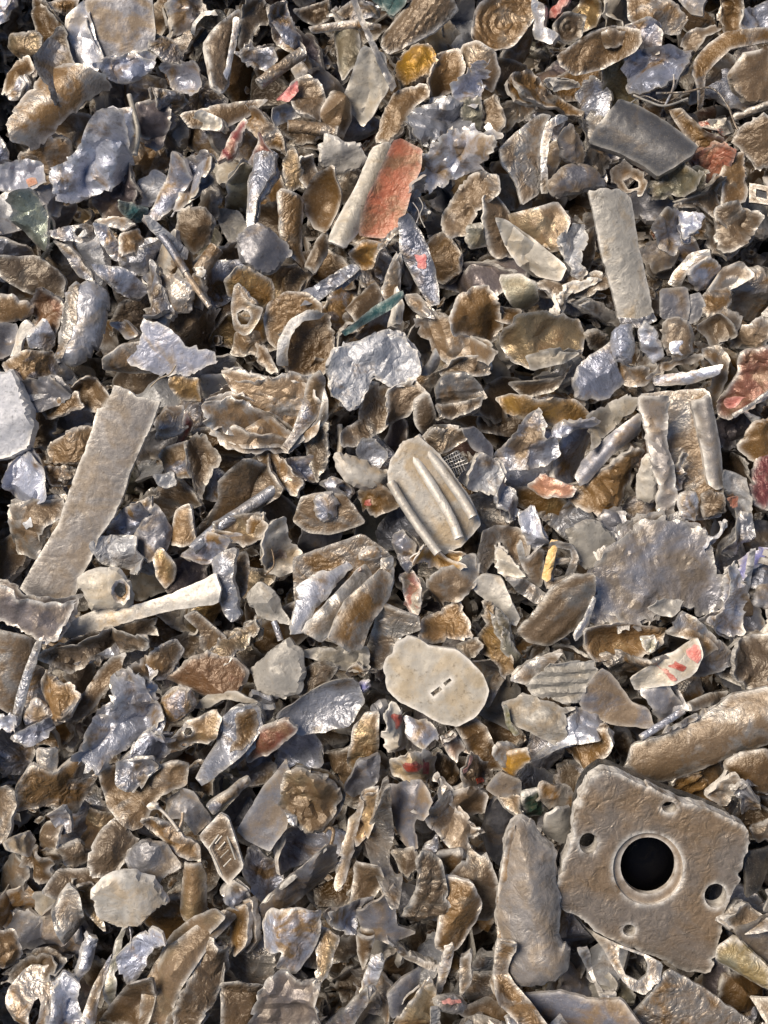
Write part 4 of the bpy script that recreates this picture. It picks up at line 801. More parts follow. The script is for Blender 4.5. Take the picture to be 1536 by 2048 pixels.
C3 F bent_sheet grey 74 f=1 fs=.5 g=-.1,.1 | 965,770 1060,642 1112,670 1240,790 1335,870 1345,915 1180,1025 1080,985 1135,890 1125,795 | grey bent sheet with brown face behind the red marked strip
> brown_face F brown 7 t=3 f=0 | 1010,755 1070,720 1180,770 1245,840 1160,900 1130,800
C3 B large_cylinder tan 58 b=.55 ax=22 t=10 a=2.5 | 640,1620 720,1490 760,1390 960,1330 1040,1290 1200,1210 1340,1120 1560,1065 1560,1390 1300,1475 1150,1545 1000,1600 800,1630 | large tan cylinder lying at the right edge above the square plate | the large tan cylinder
C3 R metal_stick silver 74 r=7 | 812,1355 920,1285 1055,1195 | thin silver stick on the upper edge of the large cylinder
C3 W foil_strip silver 70 | 950,1322 1040,1258 1200,1185 1285,1128 1205,1215 1060,1288 | frilled silver edge along the large cylinder
C3 W crushed_sheet brown 58 | 1315,880 1450,800 1560,780 1560,1010 1450,1075 1350,985 | crumpled brown sheet at the right edge above the large cylinder
C3 B metal_flake brown 56 | 1078,1150 1200,1095 1305,1085 1270,1155 1100,1205 | dark brown curved flake on the upper side of the large cylinder
C3 F metal_flake slate 60 g=0,.2 | 818,1090 950,1035 1055,1190 920,1275 885,1180 | slate leaf between the fan sheet and the large cylinder
C3 W painted_strip blue 62 a=4 | 1338,430 1440,305 1560,285 1560,325 1440,395 1372,475 | blue violet folded strip at the right edge | the blue violet strip
C3 F metal_flake grey 56 | 1440,400 1560,340 1560,475 1430,470 | grey flake under the blue violet strip
C3 L metal_stick white 68 b=.6 | 1388,500 1432,300 1462,298 1435,470 1412,535 | white upright stick left of the blue violet strip
C3 W metal_strip/strip grey 62 | 1298,280 1390,95 1442,108 1422,205 1352,315 | grey twisted strip with an orange top left of the blue violet strip
> orange_top F orange 6 t=2 f=0 | 1312,0 1380,-15 1372,50 1340,40
C3 C metal_chunk slate 54 f=0 dome=.3 | 1458,560 1490,478 1550,475 1550,615 1470,592 | rounded slate lump at the right edge beside the large crumpled sheet
C3 W foil_strip silver 76 | 1155,340 1190,225 1282,125 1235,230 1192,335 | thin silver wisp over the large crumpled sheet
C3 W foil_wad brown 54 | 320,1440 450,1370 600,1315 645,1400 540,1500 420,1485 | dark granular brown scrap left of the large cylinder
C3 B curled_leaf tan 66 b=.5 | 100,255 128,218 150,330 230,275 275,300 242,480 190,495 130,365 | tan and silver curl left of the yellow framed scrap
C3 F metal_chip cream 64 | -5,260 60,318 122,400 142,425 50,432 8,380 | cream chip right of the golden folded foil
C3 F metal_flake tan 60 g=-.2,.2 | 48,440 150,458 262,530 200,575 120,522 | tan narrow leaf below the yellow framed scrap
C2 W painted_flake redchip 58 | 610,400 640,395 660,430 640,470 615,450 | tiny red speckled flake on the finned casting's spine
D1 F curled_sheet/sheet tan 60 a=3 rim=4 f=4 fs=.3 | 100,180 190,60 320,100 420,20 500,-40 550,20 552,115 520,205 460,295 430,345 350,302 240,292 110,312 | broad brown curled sheet with silver edges on the lower left | the broad brown curled sheet
> inner_strip B tan 12 b=.5 | 200,-30 330,-40 325,112 212,112
D1 B bent_sheet tan 58 b=.3 rim=5 | -30,200 60,170 105,250 45,480 -30,550 | tan sheet with silver rim at the left edge on the lower left
D1 W foil_wad silver 78 a=4 g=0,.2 | 678,60 780,35 850,28 893,80 840,125 750,192 678,145 | blue silver leaf of foil on a broad grey brown plate
D1 F scrap_sheet tan 62 a=4 g=-.1,.2 rim=2 | 558,110 650,88 850,100 1000,28 1065,50 1052,160 900,235 820,372 760,388 620,302 | broad grey brown plate under a blue silver foil leaf | the broad grey brown plate
D1 C facet_chunk brown 60 f=9 dome=.32 | 518,570 580,440 680,355 742,400 722,440 782,490 650,675 528,682 | glossy brown faceted chunk with grey top | the glossy brown faceted chunk
D1 C facet_chunk slate 64 f=7 dome=.35 | 718,600 760,540 840,498 930,520 1015,640 910,702 890,745 760,672 | glossy slate chunk above the pale oval nugget
D1 C oval_nugget pale 78 dome=.32 f=3 a=2 | 538,790 600,720 720,678 860,720 942,832 870,855 800,935 680,962 578,922 | pale oval nugget on the lower left | the pale oval nugget
D1 B metal_cylinder goldtan 56 b=.9 ax=85 a=2 | 1038,620 1150,608 1175,700 1172,930 1100,972 1018,922 | rough tan standing cylinder right of the pale oval nugget
D1 S embossed_tag/tag brown 70 a=1.2 g=.1,.1 f=0 t=10 j=1 | 1128,470 1180,410 1250,338 1302,362 1345,500 1388,640 1300,752 1240,680 1200,570 | brown tag embossed with a light rectangle and short strokes | the embossed brown tag
> frame_line R cream 6 r=2 | 1190,535 1275,415
> frame_line R cream 6 r=2 | 1275,415 1340,600
> frame_line R cream 6 r=2 | 1190,535 1262,690
> stroke R cream 6 r=1.4 | 1225,510 1262,465
> stroke R cream 6 r=1.4 | 1240,545 1280,500
> stroke R cream 6 r=1.4 | 1255,590 1300,545
> stroke R cream 6 r=1.4 | 1272,640 1315,595
D2 S scrap_sheet slate 66 g=0,.1 a=1.5 t=6 | -78,440 -20,340 0,310 70,190 140,110 212,15 232,150 215,420 150,500 112,558 -22,492 | smooth slate sheet with brown patches left of the golden round wad | the smooth slate sheet
D1 F facet_flake tan 60 f=5 fs=.4 | 308,920 400,778 442,800 472,940 505,1000 380,1075 318,980 | grey brown creased flake left of the pale oval nugget
D1 B metal_shell brown 50 b=.5 a=3 | 228,790 330,648 480,645 560,660 625,720 540,795 420,772 330,835 | smooth brown shell left of the pale oval nugget
D1 F metal_leaf silver 76 a=3 g=.1,.2 | 678,1150 760,1068 840,1040 850,1000 930,990 952,1060 850,1132 812,1230 742,1308 | blue silver pointed leaf below the pale oval nugget | the blue silver pointed leaf
D1 F long_sheet goldtan 66 a=2 g=.2,.1 rim=2 b=.15 | 845,1300 960,1100 1100,1000 1232,948 1295,1000 1190,1090 1062,1290 960,1505 880,1560 820,1540 | large golden brown sheet at the bottom left | the large golden brown sheet
D1 F long_sheet brown 72 a=2 g=-.1,.1 rim=2 b=.2 | 940,1560 1080,1250 1192,1088 1222,1130 1295,1150 1235,1370 1120,1536 1040,1580 | brown pointed sheet overlapping the large golden brown sheet
D1 F metal_flake brown 56 g=.2,.2 | 540,1560 640,1425 740,1308 870,1265 850,1425 825,1560 | brown plain sheet left of the large golden brown sheet
D1 W crushed_foil silver 62 a=7 | 265,1550 300,1358 370,1275 452,1320 430,1400 485,1560 | silver crushed scroll at the bottom left | the silver crushed scroll
D1 L metal_sliver silver 64 b=.4 | 478,1485 530,1328 622,1155 602,1262 562,1385 550,1505 510,1535 | thin silver blade right of the silver crushed scroll
D1 L metal_sliver olive 60 b=.5 | 588,1365 640,1155 722,995 702,1085 662,1235 662,1405 640,1425 | thin olive blade left of the blue silver pointed leaf
D1 F holed_sheet tan 54 a=3 g=.1,.2 | 48,1330 120,1248 322,1258 312,1355 270,1560 110,1560 | tan sheet with an oval hole at the bottom left
! 200,1430 212,1380 232,1372 248,1400 248,1460 232,1498 212,1490 202,1465
D1 W crushed_sheet brown 52 | -20,1030 80,1018 112,1130 60,1205 -20,1195 | crinkled brown lump at the left edge near the bottom
D1 W crushed_sheet brown 46 | 60,1280 140,1180 220,1150 330,1180 300,1260 180,1260 | crumpled brown sheet above a tan sheet with an oval hole
D1 L metal_stick silver 68 b=.7 | 1205,290 1250,248 1392,145 1405,180 1300,275 1230,328 | silver grey blade pointing up to the right above the embossed tag
D1 R metal_wire pale 74 r=3 | 865,275 950,350 1015,435 | pale straight wire left of the embossed tag
> wire_head C pale 4 dome=.5 f=0 | 828,290 880,272 905,310 850,325
D1 R metal_wire tan 70 r=3 | 1040,330 1035,380 1012,440 | short tan wire meeting a pale straight wire
D1 W foil_wad tan 62 | 815,390 900,365 1000,425 1112,515 1125,602 1010,555 860,455 | tan crumpled strip above the glossy slate chunk
D1 F metal_flake slate 58 f=2 fs=.5 | 938,270 1040,205 1110,228 1145,380 1080,455 1040,362 970,365 | grey hollow box corner above a tan crumpled strip
D1 W foil_wad silver 62 f=9 | 1275,830 1340,738 1392,770 1435,862 1340,865 | silver crumple below the embossed tag
D1 L curled_leaf goldtan 58 b=.4 | 1298,900 1400,878 1405,1060 1362,1115 1308,1030 | brown golden leaf below a silver crumple and the embossed tag
D1 F metal_flake pale 56 a=4 | 38,500 160,445 202,500 150,575 55,542 | pale silver scrap at the left edge of the lower left
D1 F metal_flake grey 54 | 288,340 360,305 402,430 350,445 | grey curled flake below the broad brown curled sheet
D1 L metal_flake silver 60 | 438,1250 500,1055 548,1070 532,1155 460,1265 | small silver strip left of a thin silver blade
D1 F metal_flake brown 56 g=-.2,.1 | 1268,1310 1330,1285 1495,1300 1460,1450 1430,1560 1275,1560 | brown sheet at the bottom left of the grey crinkled plate
D1 C metal_chunk brown 48 f=6 | 325,540 450,495 505,600 400,645 | brown lump left of the glossy brown faceted chunk
D1 W foil_wad brown 44 | 90,560 220,560 310,600 290,690 150,650 | rough brown crumple below a pale silver scrap at the left
D1 W foil_wad goldtan 50 | 440,740 520,735 540,800 520,900 460,860 | golden brown rough scrap left of the pale oval nugget
D1 F metal_flake brown 46 | 230,400 310,390 340,520 220,560 | dark brown flake below the broad brown curled sheet's left end
D1 W foil_wad brown 42 | 1130,60 1200,110 1190,220 1100,200 1060,120 | brown crumple right of the broad grey brown plate
D2 W golden_wad goldtan 74 a=5 f=7 fz=13 fa=9 dome=.2 | 188,260 212,130 280,88 400,130 472,180 505,250 450,362 400,412 310,422 222,325 | round crumpled golden brown foil wad | the golden round wad
> pale_tail W silver -6 a=3 | 200,330 260,350 310,420 300,440 220,395
D2 F long_sheet/sheet slate 72 g=.1,.3 a=1.5 t=6 b=.15 | 10,950 60,855 200,720 320,620 430,518 472,560 482,680 380,795 240,872 100,962 | long slate sheet with a pale top edge at the bottom middle | the long slate sheet
> pale_edge B cream 8 b=.6 t=6 | 40,870 200,722 320,622 430,515 440,545 330,650 210,750 80,880
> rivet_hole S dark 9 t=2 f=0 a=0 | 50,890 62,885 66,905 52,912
D2 F square_foil silver 74 a=3 g=0,.2 f=4 | 78,1010 130,932 240,898 382,908 380,1030 332,1145 250,1212 158,1172 192,1092 98,1122 | silver squarish foil piece with a torn tail below the slate sheet | the silver squarish foil
D2 W crinkled_plate plum 72 a=4 f=6 rim=5 | 28,1440 70,1330 112,1268 180,1238 300,1290 392,1288 395,1450 380,1570 25,1570 | dark grey crinkled plate with white edges at the bottom | the grey crinkled plate
D2 F pointed_leaf tan 80 f=2 fs=.4 a=3 | 648,520 700,390 730,260 762,148 792,130 800,300 822,470 790,602 830,640 862,642 832,722 790,724 720,642 690,602 | long pointed grey brown leaf hanging down in the lower middle | the long pointed leaf
D2 F bent_sheet slate 72 f=2 fs=.5 | 770,200 920,168 1000,178 1065,260 1042,332 940,382 972,440 972,502 930,542 832,432 | slate bent sheet right of the long pointed leaf | the slate bent sheet
D2 W crushed_sheet tan 76 a=5 j=3 | 938,330 1060,268 1088,138 1130,195 1182,310 1285,420 1285,462 1222,462 1285,562 1170,542 1100,492 1040,422 | ragged tan scrap right of the slate bent sheet | the ragged tan scrap
D2 W foil_wad gold 64 f=9 | 608,420 650,228 722,218 722,300 692,425 650,455 | narrow crinkled golden foil left of the long pointed leaf
D2 L metal_sliver goldtan 62 b=.6 | 488,700 560,400 622,268 642,300 602,470 542,722 510,742 | thin bent blade between the golden wad and the long pointed leaf
D2 R metal_wire goldtan 60 r=3.5 | 420,450 445,420 475,440 460,520 | small gold hooked wire below the golden round wad
D2 F ribbed_leaf brown 80 rp=22 ra=2.6 ax=78 a=2 t=6 | 878,970 950,780 948,620 1042,588 1092,632 1122,832 1102,962 1050,1082 978,1072 | red brown leaf with upright ribs at the lower middle | the ribbed red brown leaf
D2 F curled_leaf brown 74 b=.3 rim=4 g=-.1,.1 | 1068,1080 1110,830 1128,728 1242,728 1305,850 1285,962 1200,1085 1150,1125 | brown leaf with grey right rim beside the ribbed red brown leaf
D2 F scrap_sheet brown 58 g=-.1,.2 | 1108,700 1260,558 1362,598 1415,740 1402,955 1280,1002 1305,830 | large brown sheet behind the grey rimmed leaf
D2 B curved_plate slate 66 b=.3 rim=4 | 598,900 700,828 830,738 832,960 955,1030 800,1055 640,1035 | slate curved plate left of the ribbed red brown leaf
D2 F metal_flake brown 62 g=.1,.2 | 605,640 740,618 755,742 680,832 588,842 | brown square flake above the slate curved plate
D2 W foil_wad silver 68 | 438,890 590,848 692,818 620,905 605,1002 520,992 448,942 | silver crest left of the slate curved plate
D2 C metal_nugget brown 66 dome=.45 | 1078,580 1200,558 1252,640 1202,715 1108,662 | round brown nugget below the ragged tan scrap
D2 C metal_lump grey 74 | 988,530 1060,475 1072,562 1010,595 | small grey knob above the ribbed red brown leaf
D2 C metal_nugget brown 62 dome=.4 | 818,560 930,538 962,640 900,705 840,642 | brown lump left of the ribbed leaf's top
D2 L curled_leaf goldtan 62 b=.5 | 418,1010 500,1058 442,1235 398,1285 388,1092 | golden narrow leaf right of the silver squarish foil
D2 L metal_flake brown 54 | 608,1040 705,1048 645,1205 618,1145 | dark brown sliver below the slate curved plate
D2 L metal_strip silver 62 b=.5 | 648,1290 690,1178 742,1158 732,1262 660,1405 | small silver curl below a dark brown sliver
D2 L metal_sliver grey 60 b=.4 | 420,1560 560,1428 650,1348 662,1422 560,1560 | grey edge blade at the bottom right of the crinkled plate
D2 B scrap_sheet slate 60 b=.3 g=-.2,.1 | 778,1370 870,1268 972,1205 962,1302 902,1455 800,1505 | dark slate brown leaf at the bottom middle
D2 F metal_flake goldtan 62 | 830,1560 900,1428 1032,1378 1035,1560 | golden tan corner at the bottom edge
D2 S metal_card white 64 | 1028,1450 1082,1448 1085,1560 1028,1560 | small white strip at the bottom edge | the small white strip
D2 L metal_strip silver 64 b=.5 | 1068,1350 1100,1138 1152,1118 1112,1272 1090,1355 | upright silver strip below the grey rimmed brown leaf
D2 C metal_capsule/body grey 62 dome=.5 f=0 | 1058,1380 1180,1368 1225,1430 1182,1485 1078,1452 | small grey capsule with a red stripe at the bottom
> red_stripe F red 12 t=2 f=0 | 1075,1400 1180,1390 1185,1412 1080,1420
D2 F metal_flake brown 60 g=-.1,.2 | 1128,240 1240,188 1345,250 1322,345 1210,352 | dull brown flap right of the ragged tan scrap's top
D2 S scrap_sheet slate 62 g=-.1,.2 | 1338,200 1420,98 1545,148 1545,240 1400,248 | slate flake left of the square plate's top corner
D2 W painted_chip/body brown 64 | 1198,90 1240,8 1290,18 1372,60 1392,122 1330,172 1248,192 | brown cup with a red left rim above a dull brown flap
> red_rim B red 8 t=3 b=.4 | 1196,90 1235,5 1255,10 1225,100 1205,110
> red_spot F red 8 t=2 f=0 | 1280,140 1340,135 1350,165 1290,170
D2 L metal_flake tan 54 | 798,1050 870,1128 1042,1188 1002,1205 880,1165 | thin tan leaf edge below the ribbed leaf
D2 L metal_flake brown 56 | 1198,1180 1252,1138 1255,1290 1200,1355 | upright brown strip near the bottom left of the casting arm
D2 F metal_flake slate 66 rim=4 | 548,190 620,48 722,18 712,132 652,212 600,232 | slate leaf with silver rim above the narrow golden foil
D3 C casting_arm/arm tanflat 72 a=3 f=1 t=16 dome=.42 cr=.7 | 58,420 130,370 202,410 222,470 332,560 322,700 352,880 342,960 345,1065 402,1100 392,1205 280,1285 100,1302 60,1242 -5,1000 -2,800 38,560 | rough tan casting arm left of the square plate | the rough casting arm
> left_ridge B tan 10 b=.6 a=4 | 55,440 100,400 90,600 60,800 80,1000 90,1080 -5,1060 -5,800 35,560
D3 W crushed_sheet tan 66 a=5 | -10,1060 90,1058 62,1250 100,1312 200,1422 300,1560 180,1560 -10,1400 | crusty tan lump under the casting arm
D3 F metal_loop tan 62 a=1 f=0 t=20 g=.1,-.2 rim=3 | 500,1000 600,1050 840,1140 942,1195 920,1295 830,1372 740,1332 650,1212 600,1110 | tan U shaped loop under the square plate
! 690,1100 830,1150 852,1200 845,1255 800,1290 725,1255 685,1160
D3 F vee_strip silver 58 f=1 fs=.6 | 458,1120 525,1130 560,1288 600,1352 655,1330 640,1402 590,1395 528,1262 | silver pointed strip below the left corner of the square plate
D3 B large_sheet tan 46 b=.3 ax=-35 g=0,.1 | 760,1475 960,1205 1180,1330 1350,1450 1500,1570 740,1570 | broad smooth brown sheet at the bottom right | the broad smooth brown sheet
D3 B large_sheet slate 48 b=.35 ax=-20 | 115,1350 350,1338 560,1398 700,1408 850,1570 290,1570 | slate curved sheet at the bottom left of the broad brown sheet
D3 B metal_pole olive 56 b=.8 ax=-28 a=2 | 1248,1080 1335,1048 1560,1225 1560,1345 1450,1302 1238,1182 | olive yellow pole at the right edge under the square plate
D3 B metal_flake dark 56 b=.4 | 1398,560 1550,515 1550,620 1500,760 1400,822 | dark curved edge right of the square plate
D3 F metal_chip grey 58 | 1308,940 1420,858 1492,940 1382,1012 | grey chip right of the square plate's lower corner
D3 F scrap_sheet slate 56 g=-.2,.1 | 1380,1020 1550,935 1550,1190 1450,1172 | slate sheet at the right edge above the olive yellow pole
D3 C metal_chunk gold 60 f=5 | -5,0 150,-20 165,40 90,125 20,62 | golden chunk left of the square plate's top corner
D3 F metal_flake tan 60 g=-.2,.2 | 268,180 400,198 445,310 340,335 260,262 | tan flap above the square plate's left corner
D3 B metal_shell cream 62 b=.6 | 268,340 330,288 432,318 435,420 350,495 268,470 | cream curved shell beside the square plate's left corner
D3 C metal_slab green 48 | 148,240 240,218 245,330 150,355 | dark green fragment left of the square plate | the dark green fragment
D3 C metal_chunk goldtan 58 | 8,250 122,238 132,350 90,345 | golden tan stub left of the dark green fragment
D3 F metal_flake tan 60 g=-.1,.2 | 1218,240 1330,108 1375,170 1302,285 | tan grey tab above the square plate's right corner
D3 C metal_slab brown 58 dome=.2 f=1 | 1288,60 1400,0 1560,-10 1560,225 1380,182 | brown slab at the right edge under the large cylinder
D3 W foil_wad grey 60 | 1348,230 1420,188 1482,260 1440,335 | grey crumple above the square plate's right corner
D3 C metal_chunk brown 56 | 1440,420 1550,375 1550,485 1480,495 | brown lump at the right edge beside the square plate
D3 W foil_wad silver 56 | 88,1500 150,1448 182,1520 120,1565 | silver nut like crumb at the bottom right corner of the crusty lump
P R metal_wire pale 84 r=1.3 | 838,395 846,412 840,432 850,455 | hair thin pale fibre curling beside the lower right of the orange strip
P R metal_wire grey 82 r=1.3 | 826,405 838,425 833,446 | hair thin grey fibre beside the lower right of the orange strip
P R metal_wire tan 92 r=1.4 | 1262,205 1290,192 1330,205 1372,182 | thin tan fibre lying over the crushed silver foil at the upper right
P R metal_wire pale 70 r=1.6 | 300,775 318,758 340,748 352,730 | thin pale straw between the long bar and the blue grey triangle
P R metal_wire tan 66 r=1.6 | 520,1120 540,1095 548,1130 530,1150 | thin tan fibre loop left of the finned casting
P R metal_wire grey 60 r=1.6 | 245,1905 262,1880 258,1840 270,1810 | thin grey stem below the pale oval nugget
'''
# ------------------------------------------------------------------ ground under the heap
def structure(o): o['kind'] = 'structure'; return o
gv = []
GX, GY = 24, 24
for j in range(GY + 1):
    for i in range(GX + 1):
        x = -1.2 + 2.4 * i / GX; y = -1.2 + 2.4 * j / GY
        gv.append((x, y, SLOPE * y - 250 * S + .006 * noise.noise(Vector((x * 6, y * 6, 3)))))
gf = [(j * (GX + 1) + i, j * (GX + 1) + i + 1, (j + 1) * (GX + 1) + i + 1, (j + 1) * (GX + 1) + i) for j in range(GY) for i in range(GX)]
gm = bpy.data.meshes.new('ground'); gm.from_pydata(gv, [], gf); gm.materials.append(M['earth'])
go = bpy.data.objects.new('ground', gm); COL.objects.link(go); structure(go)

# ------------------------------------------------------------------ traced pieces
def parse_opts(tok):
    o = {}; g = None
    for k in tok:
        if k == 'wear': continue
        a, b = k.split('=')
        if a == 'g': g = tuple(float(v) for v in b.split(','))
        else: o[a] = float(b)
    return o, g
seed_n = 100
LAND = []        # landmark phrase, centre px, radius px
POLYS = []
TOPS = []
PATCH = 'red_patch pink_patch red_mark orange_dab white_spot paint_spot red_dot orange_top red_stripe red_spot brown_half pinhole rivet_hole bore red_gash brown_face red_rim rusty_hollow silver_face brown_side'.split()
def patch(tile, pts, m, top, mk, name, seed, up=1.6):
    px = to_px(tile, pts); poly = [on_plane(x, y, m) for x, y in px]
    oo = dict(CLS['S'], on=top, up=up, j=1.6, f=0, t=3)
    Vt, F, E = build_arrays(poly, [], oo, seed, 3.2 * S)
    return mesh_from(name, Vt, F, E * .5, random.Random(seed).random(), M[mk], 24)
def shape(tile, cls, pts, holes, o, g, h, mat_key, name, seed, parent=None, rnd=None):
    px = to_px(tile, pts)
    if cls in 'FWLCD' and parent is None and not holes:
        ex = max(p[0] for p in px) - min(p[0] for p in px); ey = max(p[1] for p in px) - min(p[1] for p in px)
        k = 1.24 if ex * ey < 75 ** 2 else (1.15 if ex * ey < 120 ** 2 else 1.06)
        ax = sum(p[0] for p in px) / len(px); ay = sum(p[1] for p in px) / len(px)
        px = [(ax + (p[0] - ax) * k, ay + (p[1] - ay) * k) for p in px]
    xs = [p[0] for p in px]; ys = [p[1] for p in px]
    cx, cy = (min(xs) + max(xs)) / 2, (min(ys) + max(ys)) / 2
    rs = random.Random(seed); h = h * 1.4 if h > 0 else h
    rnd = rs.random() if rnd is None else rnd
    if cls == 'R':
        P = [ray_at(x, y, h) for x, y in px]; c = sum(P, Vector()) / len(P)
        m = frame_at(c, 0, 0); inv = m.inverted()
        r = o.get('r', 6) * S
        Vt, F, E = tube_arrays([inv @ p for p in P], [r] * len(P), 10, seed)
        me = mesh_from(name, Vt, F, E, rnd, M[mat_key], 50)
    else:
        oo = dict(CLS[cls])
        if cls in 'FLWD': oo['j'] *= rs.uniform(.3, 1.1); oo['t'] *= rs.choice((.8, 1.1, 1.7, 2.6))
        oo.update(o)
        size = math.sqrt((max(xs) - min(xs)) * (max(ys) - min(ys)))
        if g is None:
            k = min(.85, 46 / max(size, 1)); g = (rs.uniform(-k, k), rs.uniform(-k * .6, k * 1.1))
        elif cls in 'FLDW' and size < 130: g = (g[0] * 1.5, g[1] * 1.1)
        m = frame_at(ray_at(cx, cy, h), *g)
        poly = [on_plane(x, y, m) for x, y in px]
        hl = [[on_plane(x, y, m) for x, y in to_px(tile, s)] for s in holes]
        sp = max(2.8, min(5.6, size / 19)) * S
        if holes: sp = min(sp, 4.5 * S)
        Vt, F, E = build_arrays(poly, hl, oo, seed, sp)
        me = mesh_from(name, Vt, F, E, rnd, M[mat_key], oo.get('sharp', 24))
    return me, m, px, (cx, cy)

recs = []
for raw in DATA.strip().splitlines():
    raw = raw.strip()
    if not raw: continue
    if raw[0] == '!': recs[-1]['holes'].append(raw[1:].strip()); continue
    parts = [s.strip() for s in raw.split('|')]; tok = parts[0].split()
    if tok[0] in ('>', '>>'): recs.append(dict(kind='part', sub=tok[0] == '>>', name=tok[1], cls=tok[2], mat=tok[3], rest=tok[4:], pts=parts[1], holes=[]))
    else: recs.append(dict(kind='thing', tile=tok[0], cls=tok[1], name=tok[2], mat=tok[3], h=float(tok[4]), rest=tok[5:], pts=parts[1], holes=[], label=parts[2], lm=parts[3] if len(parts) > 3 else None))
    if tok[0] in ('>', '>>'):
        if '=' in tok[4] if len(tok) > 4 else False: recs[-1]['dh'] = 0.0
        elif len(tok) > 4: recs[-1]['dh'] = float(tok[4]); recs[-1]['rest'] = tok[5:]
        else: recs[-1]['dh'] = 0.0
def tag(o, label, cat, group=None):
    o['label'] = label; o['category'] = cat; o['kind'] = 'thing'
    if group: o['group'] = group
names = [r['name'].split('/')[0] for r in recs if r['kind'] == 'thing']
AUTO = []
cur = None
for i, r in enumerate(recs):
    sd = 17 * i + 5
    if r['kind'] == 'thing':
        o, g = parse_opts(r['rest']); nm = r['name'].split('/')
        has_parts = i + 1 < len(recs) and recs[i + 1]['kind'] == 'part'
        me, m, px, c = shape(r['tile'], r['cls'], r['pts'], r['holes'], o, g, r['h'], r['mat'], nm[-1], sd)
        if has_parts:
            root = bpy.data.objects.new(nm[0], None); COL.objects.link(root); root.empty_display_size = .01
            root.matrix_world = m; parent_mw[root.name] = m.copy()
            link(nm[1] if len(nm) > 1 else 'body', me, root, m)
        else:
            root = link(nm[0], me, None, m)
        cat = nm[0].replace('_', ' ')
        grp = cat + ' pieces in the scrap heap' if names.count(nm[0]) > 1 else None
        tag(root, r['label'], cat, grp)
        first = root.children[0] if has_parts and len(root.children) else root
        cur = dict(root=root, tile=r['tile'], h=r['h'], g=g, m=m, top=(TOP.get('xy'), TOP.get('z')), last=first, lm=m, ltop=(TOP.get('xy'), TOP.get('z')))
        POLYS.append(px); TOPS.append((c, r['h']))
        if r['label'].endswith('~'): AUTO.append((root, r['label'][:-1].strip(), c))
        if r['lm']: LAND.append((r['lm'], c, px))
    else:
        o, g = parse_opts(r['rest'])
        if g is None: g = cur['g']
        if g is None: g = (0, .15)
        if r['name'] in PATCH:
            mm, tp = (cur['lm'], cur['ltop']) if r['sub'] else (cur['m'], cur['top'])
            me = patch(cur['tile'], r['pts'], mm, tp, r['mat'], r['name'], sd, o.get('up', 1.6))
            link(r['name'], me, cur['last'] if r['sub'] else cur['root'], mm); continue
        me, m, px, c = shape(cur['tile'], r['cls'], r['pts'], r['holes'], o, g, cur['h'] + r['dh'], r['mat'], r['name'], sd, parent=True)
        ob = link(r['name'], me, cur['last'] if r['sub'] else cur['root'], m)
        if not r['sub']: cur['last'] = ob; cur['lm'] = m; cur['ltop'] = (TOP.get('xy'), TOP.get('z'))

# ------------------------------------------------------------------ the square plate with its bore
def square_plate():
    out = '440,340 470,230 520,150 600,95 680,110 760,150 980,245 1250,340 1330,372 1415,420 1432,500 1380,680 1340,780 1290,900 1240,1180 1190,1250 1060,1240 830,1130 600,1040 480,950 370,890 300,790 340,700 400,560'
    def ell(cx, cy, rx, ry, n=28): return ' '.join('%.1f,%.1f' % (cx + rx * math.cos(math.tau * k / n), cy + ry * math.sin(math.tau * k / n)) for k in range(n))
    holes = [ell(855, 655, 200, 205, 44), ell(975, 305, 42, 32, 16), ell(515, 510, 52, 60, 20), ell(1240, 810, 64, 70, 22), ell(748, 1005, 37, 33, 16)]
    g = (-.03, .22); h = 84
    o = dict(f=0, rim=-1.6, t=30, j=1.55, cr=.3, ew=5, a=1.0)
    me, m, px, c = shape('D3', 'S', out, holes, o, g, h, 'plate', 'plate_body', 4242, rnd=.35)
    root = bpy.data.objects.new('square_plate', None); COL.objects.link(root); root.empty_display_size = .01
    root.matrix_world = m; parent_mw[root.name] = m.copy()
    link('plate_body', me, root, m)
    dn = m.col[2].xyz
    def sub(name, pts, hl, mk, depth, t, **kw):
        oo = dict(a=.6, f=0, rim=0, t=t, j=.6); oo.update(kw)
        k = on_plane  # same plane, then lowered along the plate's own axis
        pl = [on_plane(x, y, m) for x, y in to_px('D3', pts)]; hh = [[on_plane(x, y, m) for x, y in to_px('D3', s)] for s in hl]
        Vt, F, E = build_arrays(pl, hh, dict(CLS['S'], **oo), 77, 4.2 * S)
        me = mesh_from(name, Vt, F, E * .6, .41, M[mk])
        mm = m.copy(); mm.translation = m.translation - dn * (depth * S)
        return link(name, me, root, mm)
    sub('bore_ledge', ell(855, 655, 214, 219, 44), [ell(860, 648, 158, 162, 40)], 'plate', 9, 12, rim=-.5)
    gl = [(838, 690), (880, 700), (885, 735), (850, 745), (825, 720)]
    sub('glint_chip', ' '.join('%d,%d' % p for p in gl), [], 'silver', 56, 4, a=3)  # silver chip added to stand for a glint inside the bore
    pts = to_px('P', ' '.join(out.split())); mx = sum(p[0] for p in pts) / len(pts); my = sum(p[1] for p in pts) / len(pts)
    sub('added_dark_backing', ' '.join('%.1f,%.1f' % (mx + (x - mx) * .93, my + (y - my) * .93) for x, y in pts), [], 'dark', 68, 20)  # dark backing added behind the plate so its holes look dark
    sub('bore_shade_disc', ell(860, 648, 215, 215, 40), [], 'bore_shade', 62, 4, a=.5, dome=.25, j=0)  # black disc painting the empty bore's shade
    tag(root, 'thick square cast plate with a large round bore and four small holes', 'cast plate')
    POLYS.append(px); LAND.append(('the square four hole plate', c, px)); TOPS.append((c, h))
M['plate'] = mat('tan_grey_cast_plate', (0.235, 0.205, 0.185), (0.160, 0.118, 0.082), 0.55, rough=0.44, metallic=0.35, patch=28, wear=1.0, bump=.7)
square_plate()

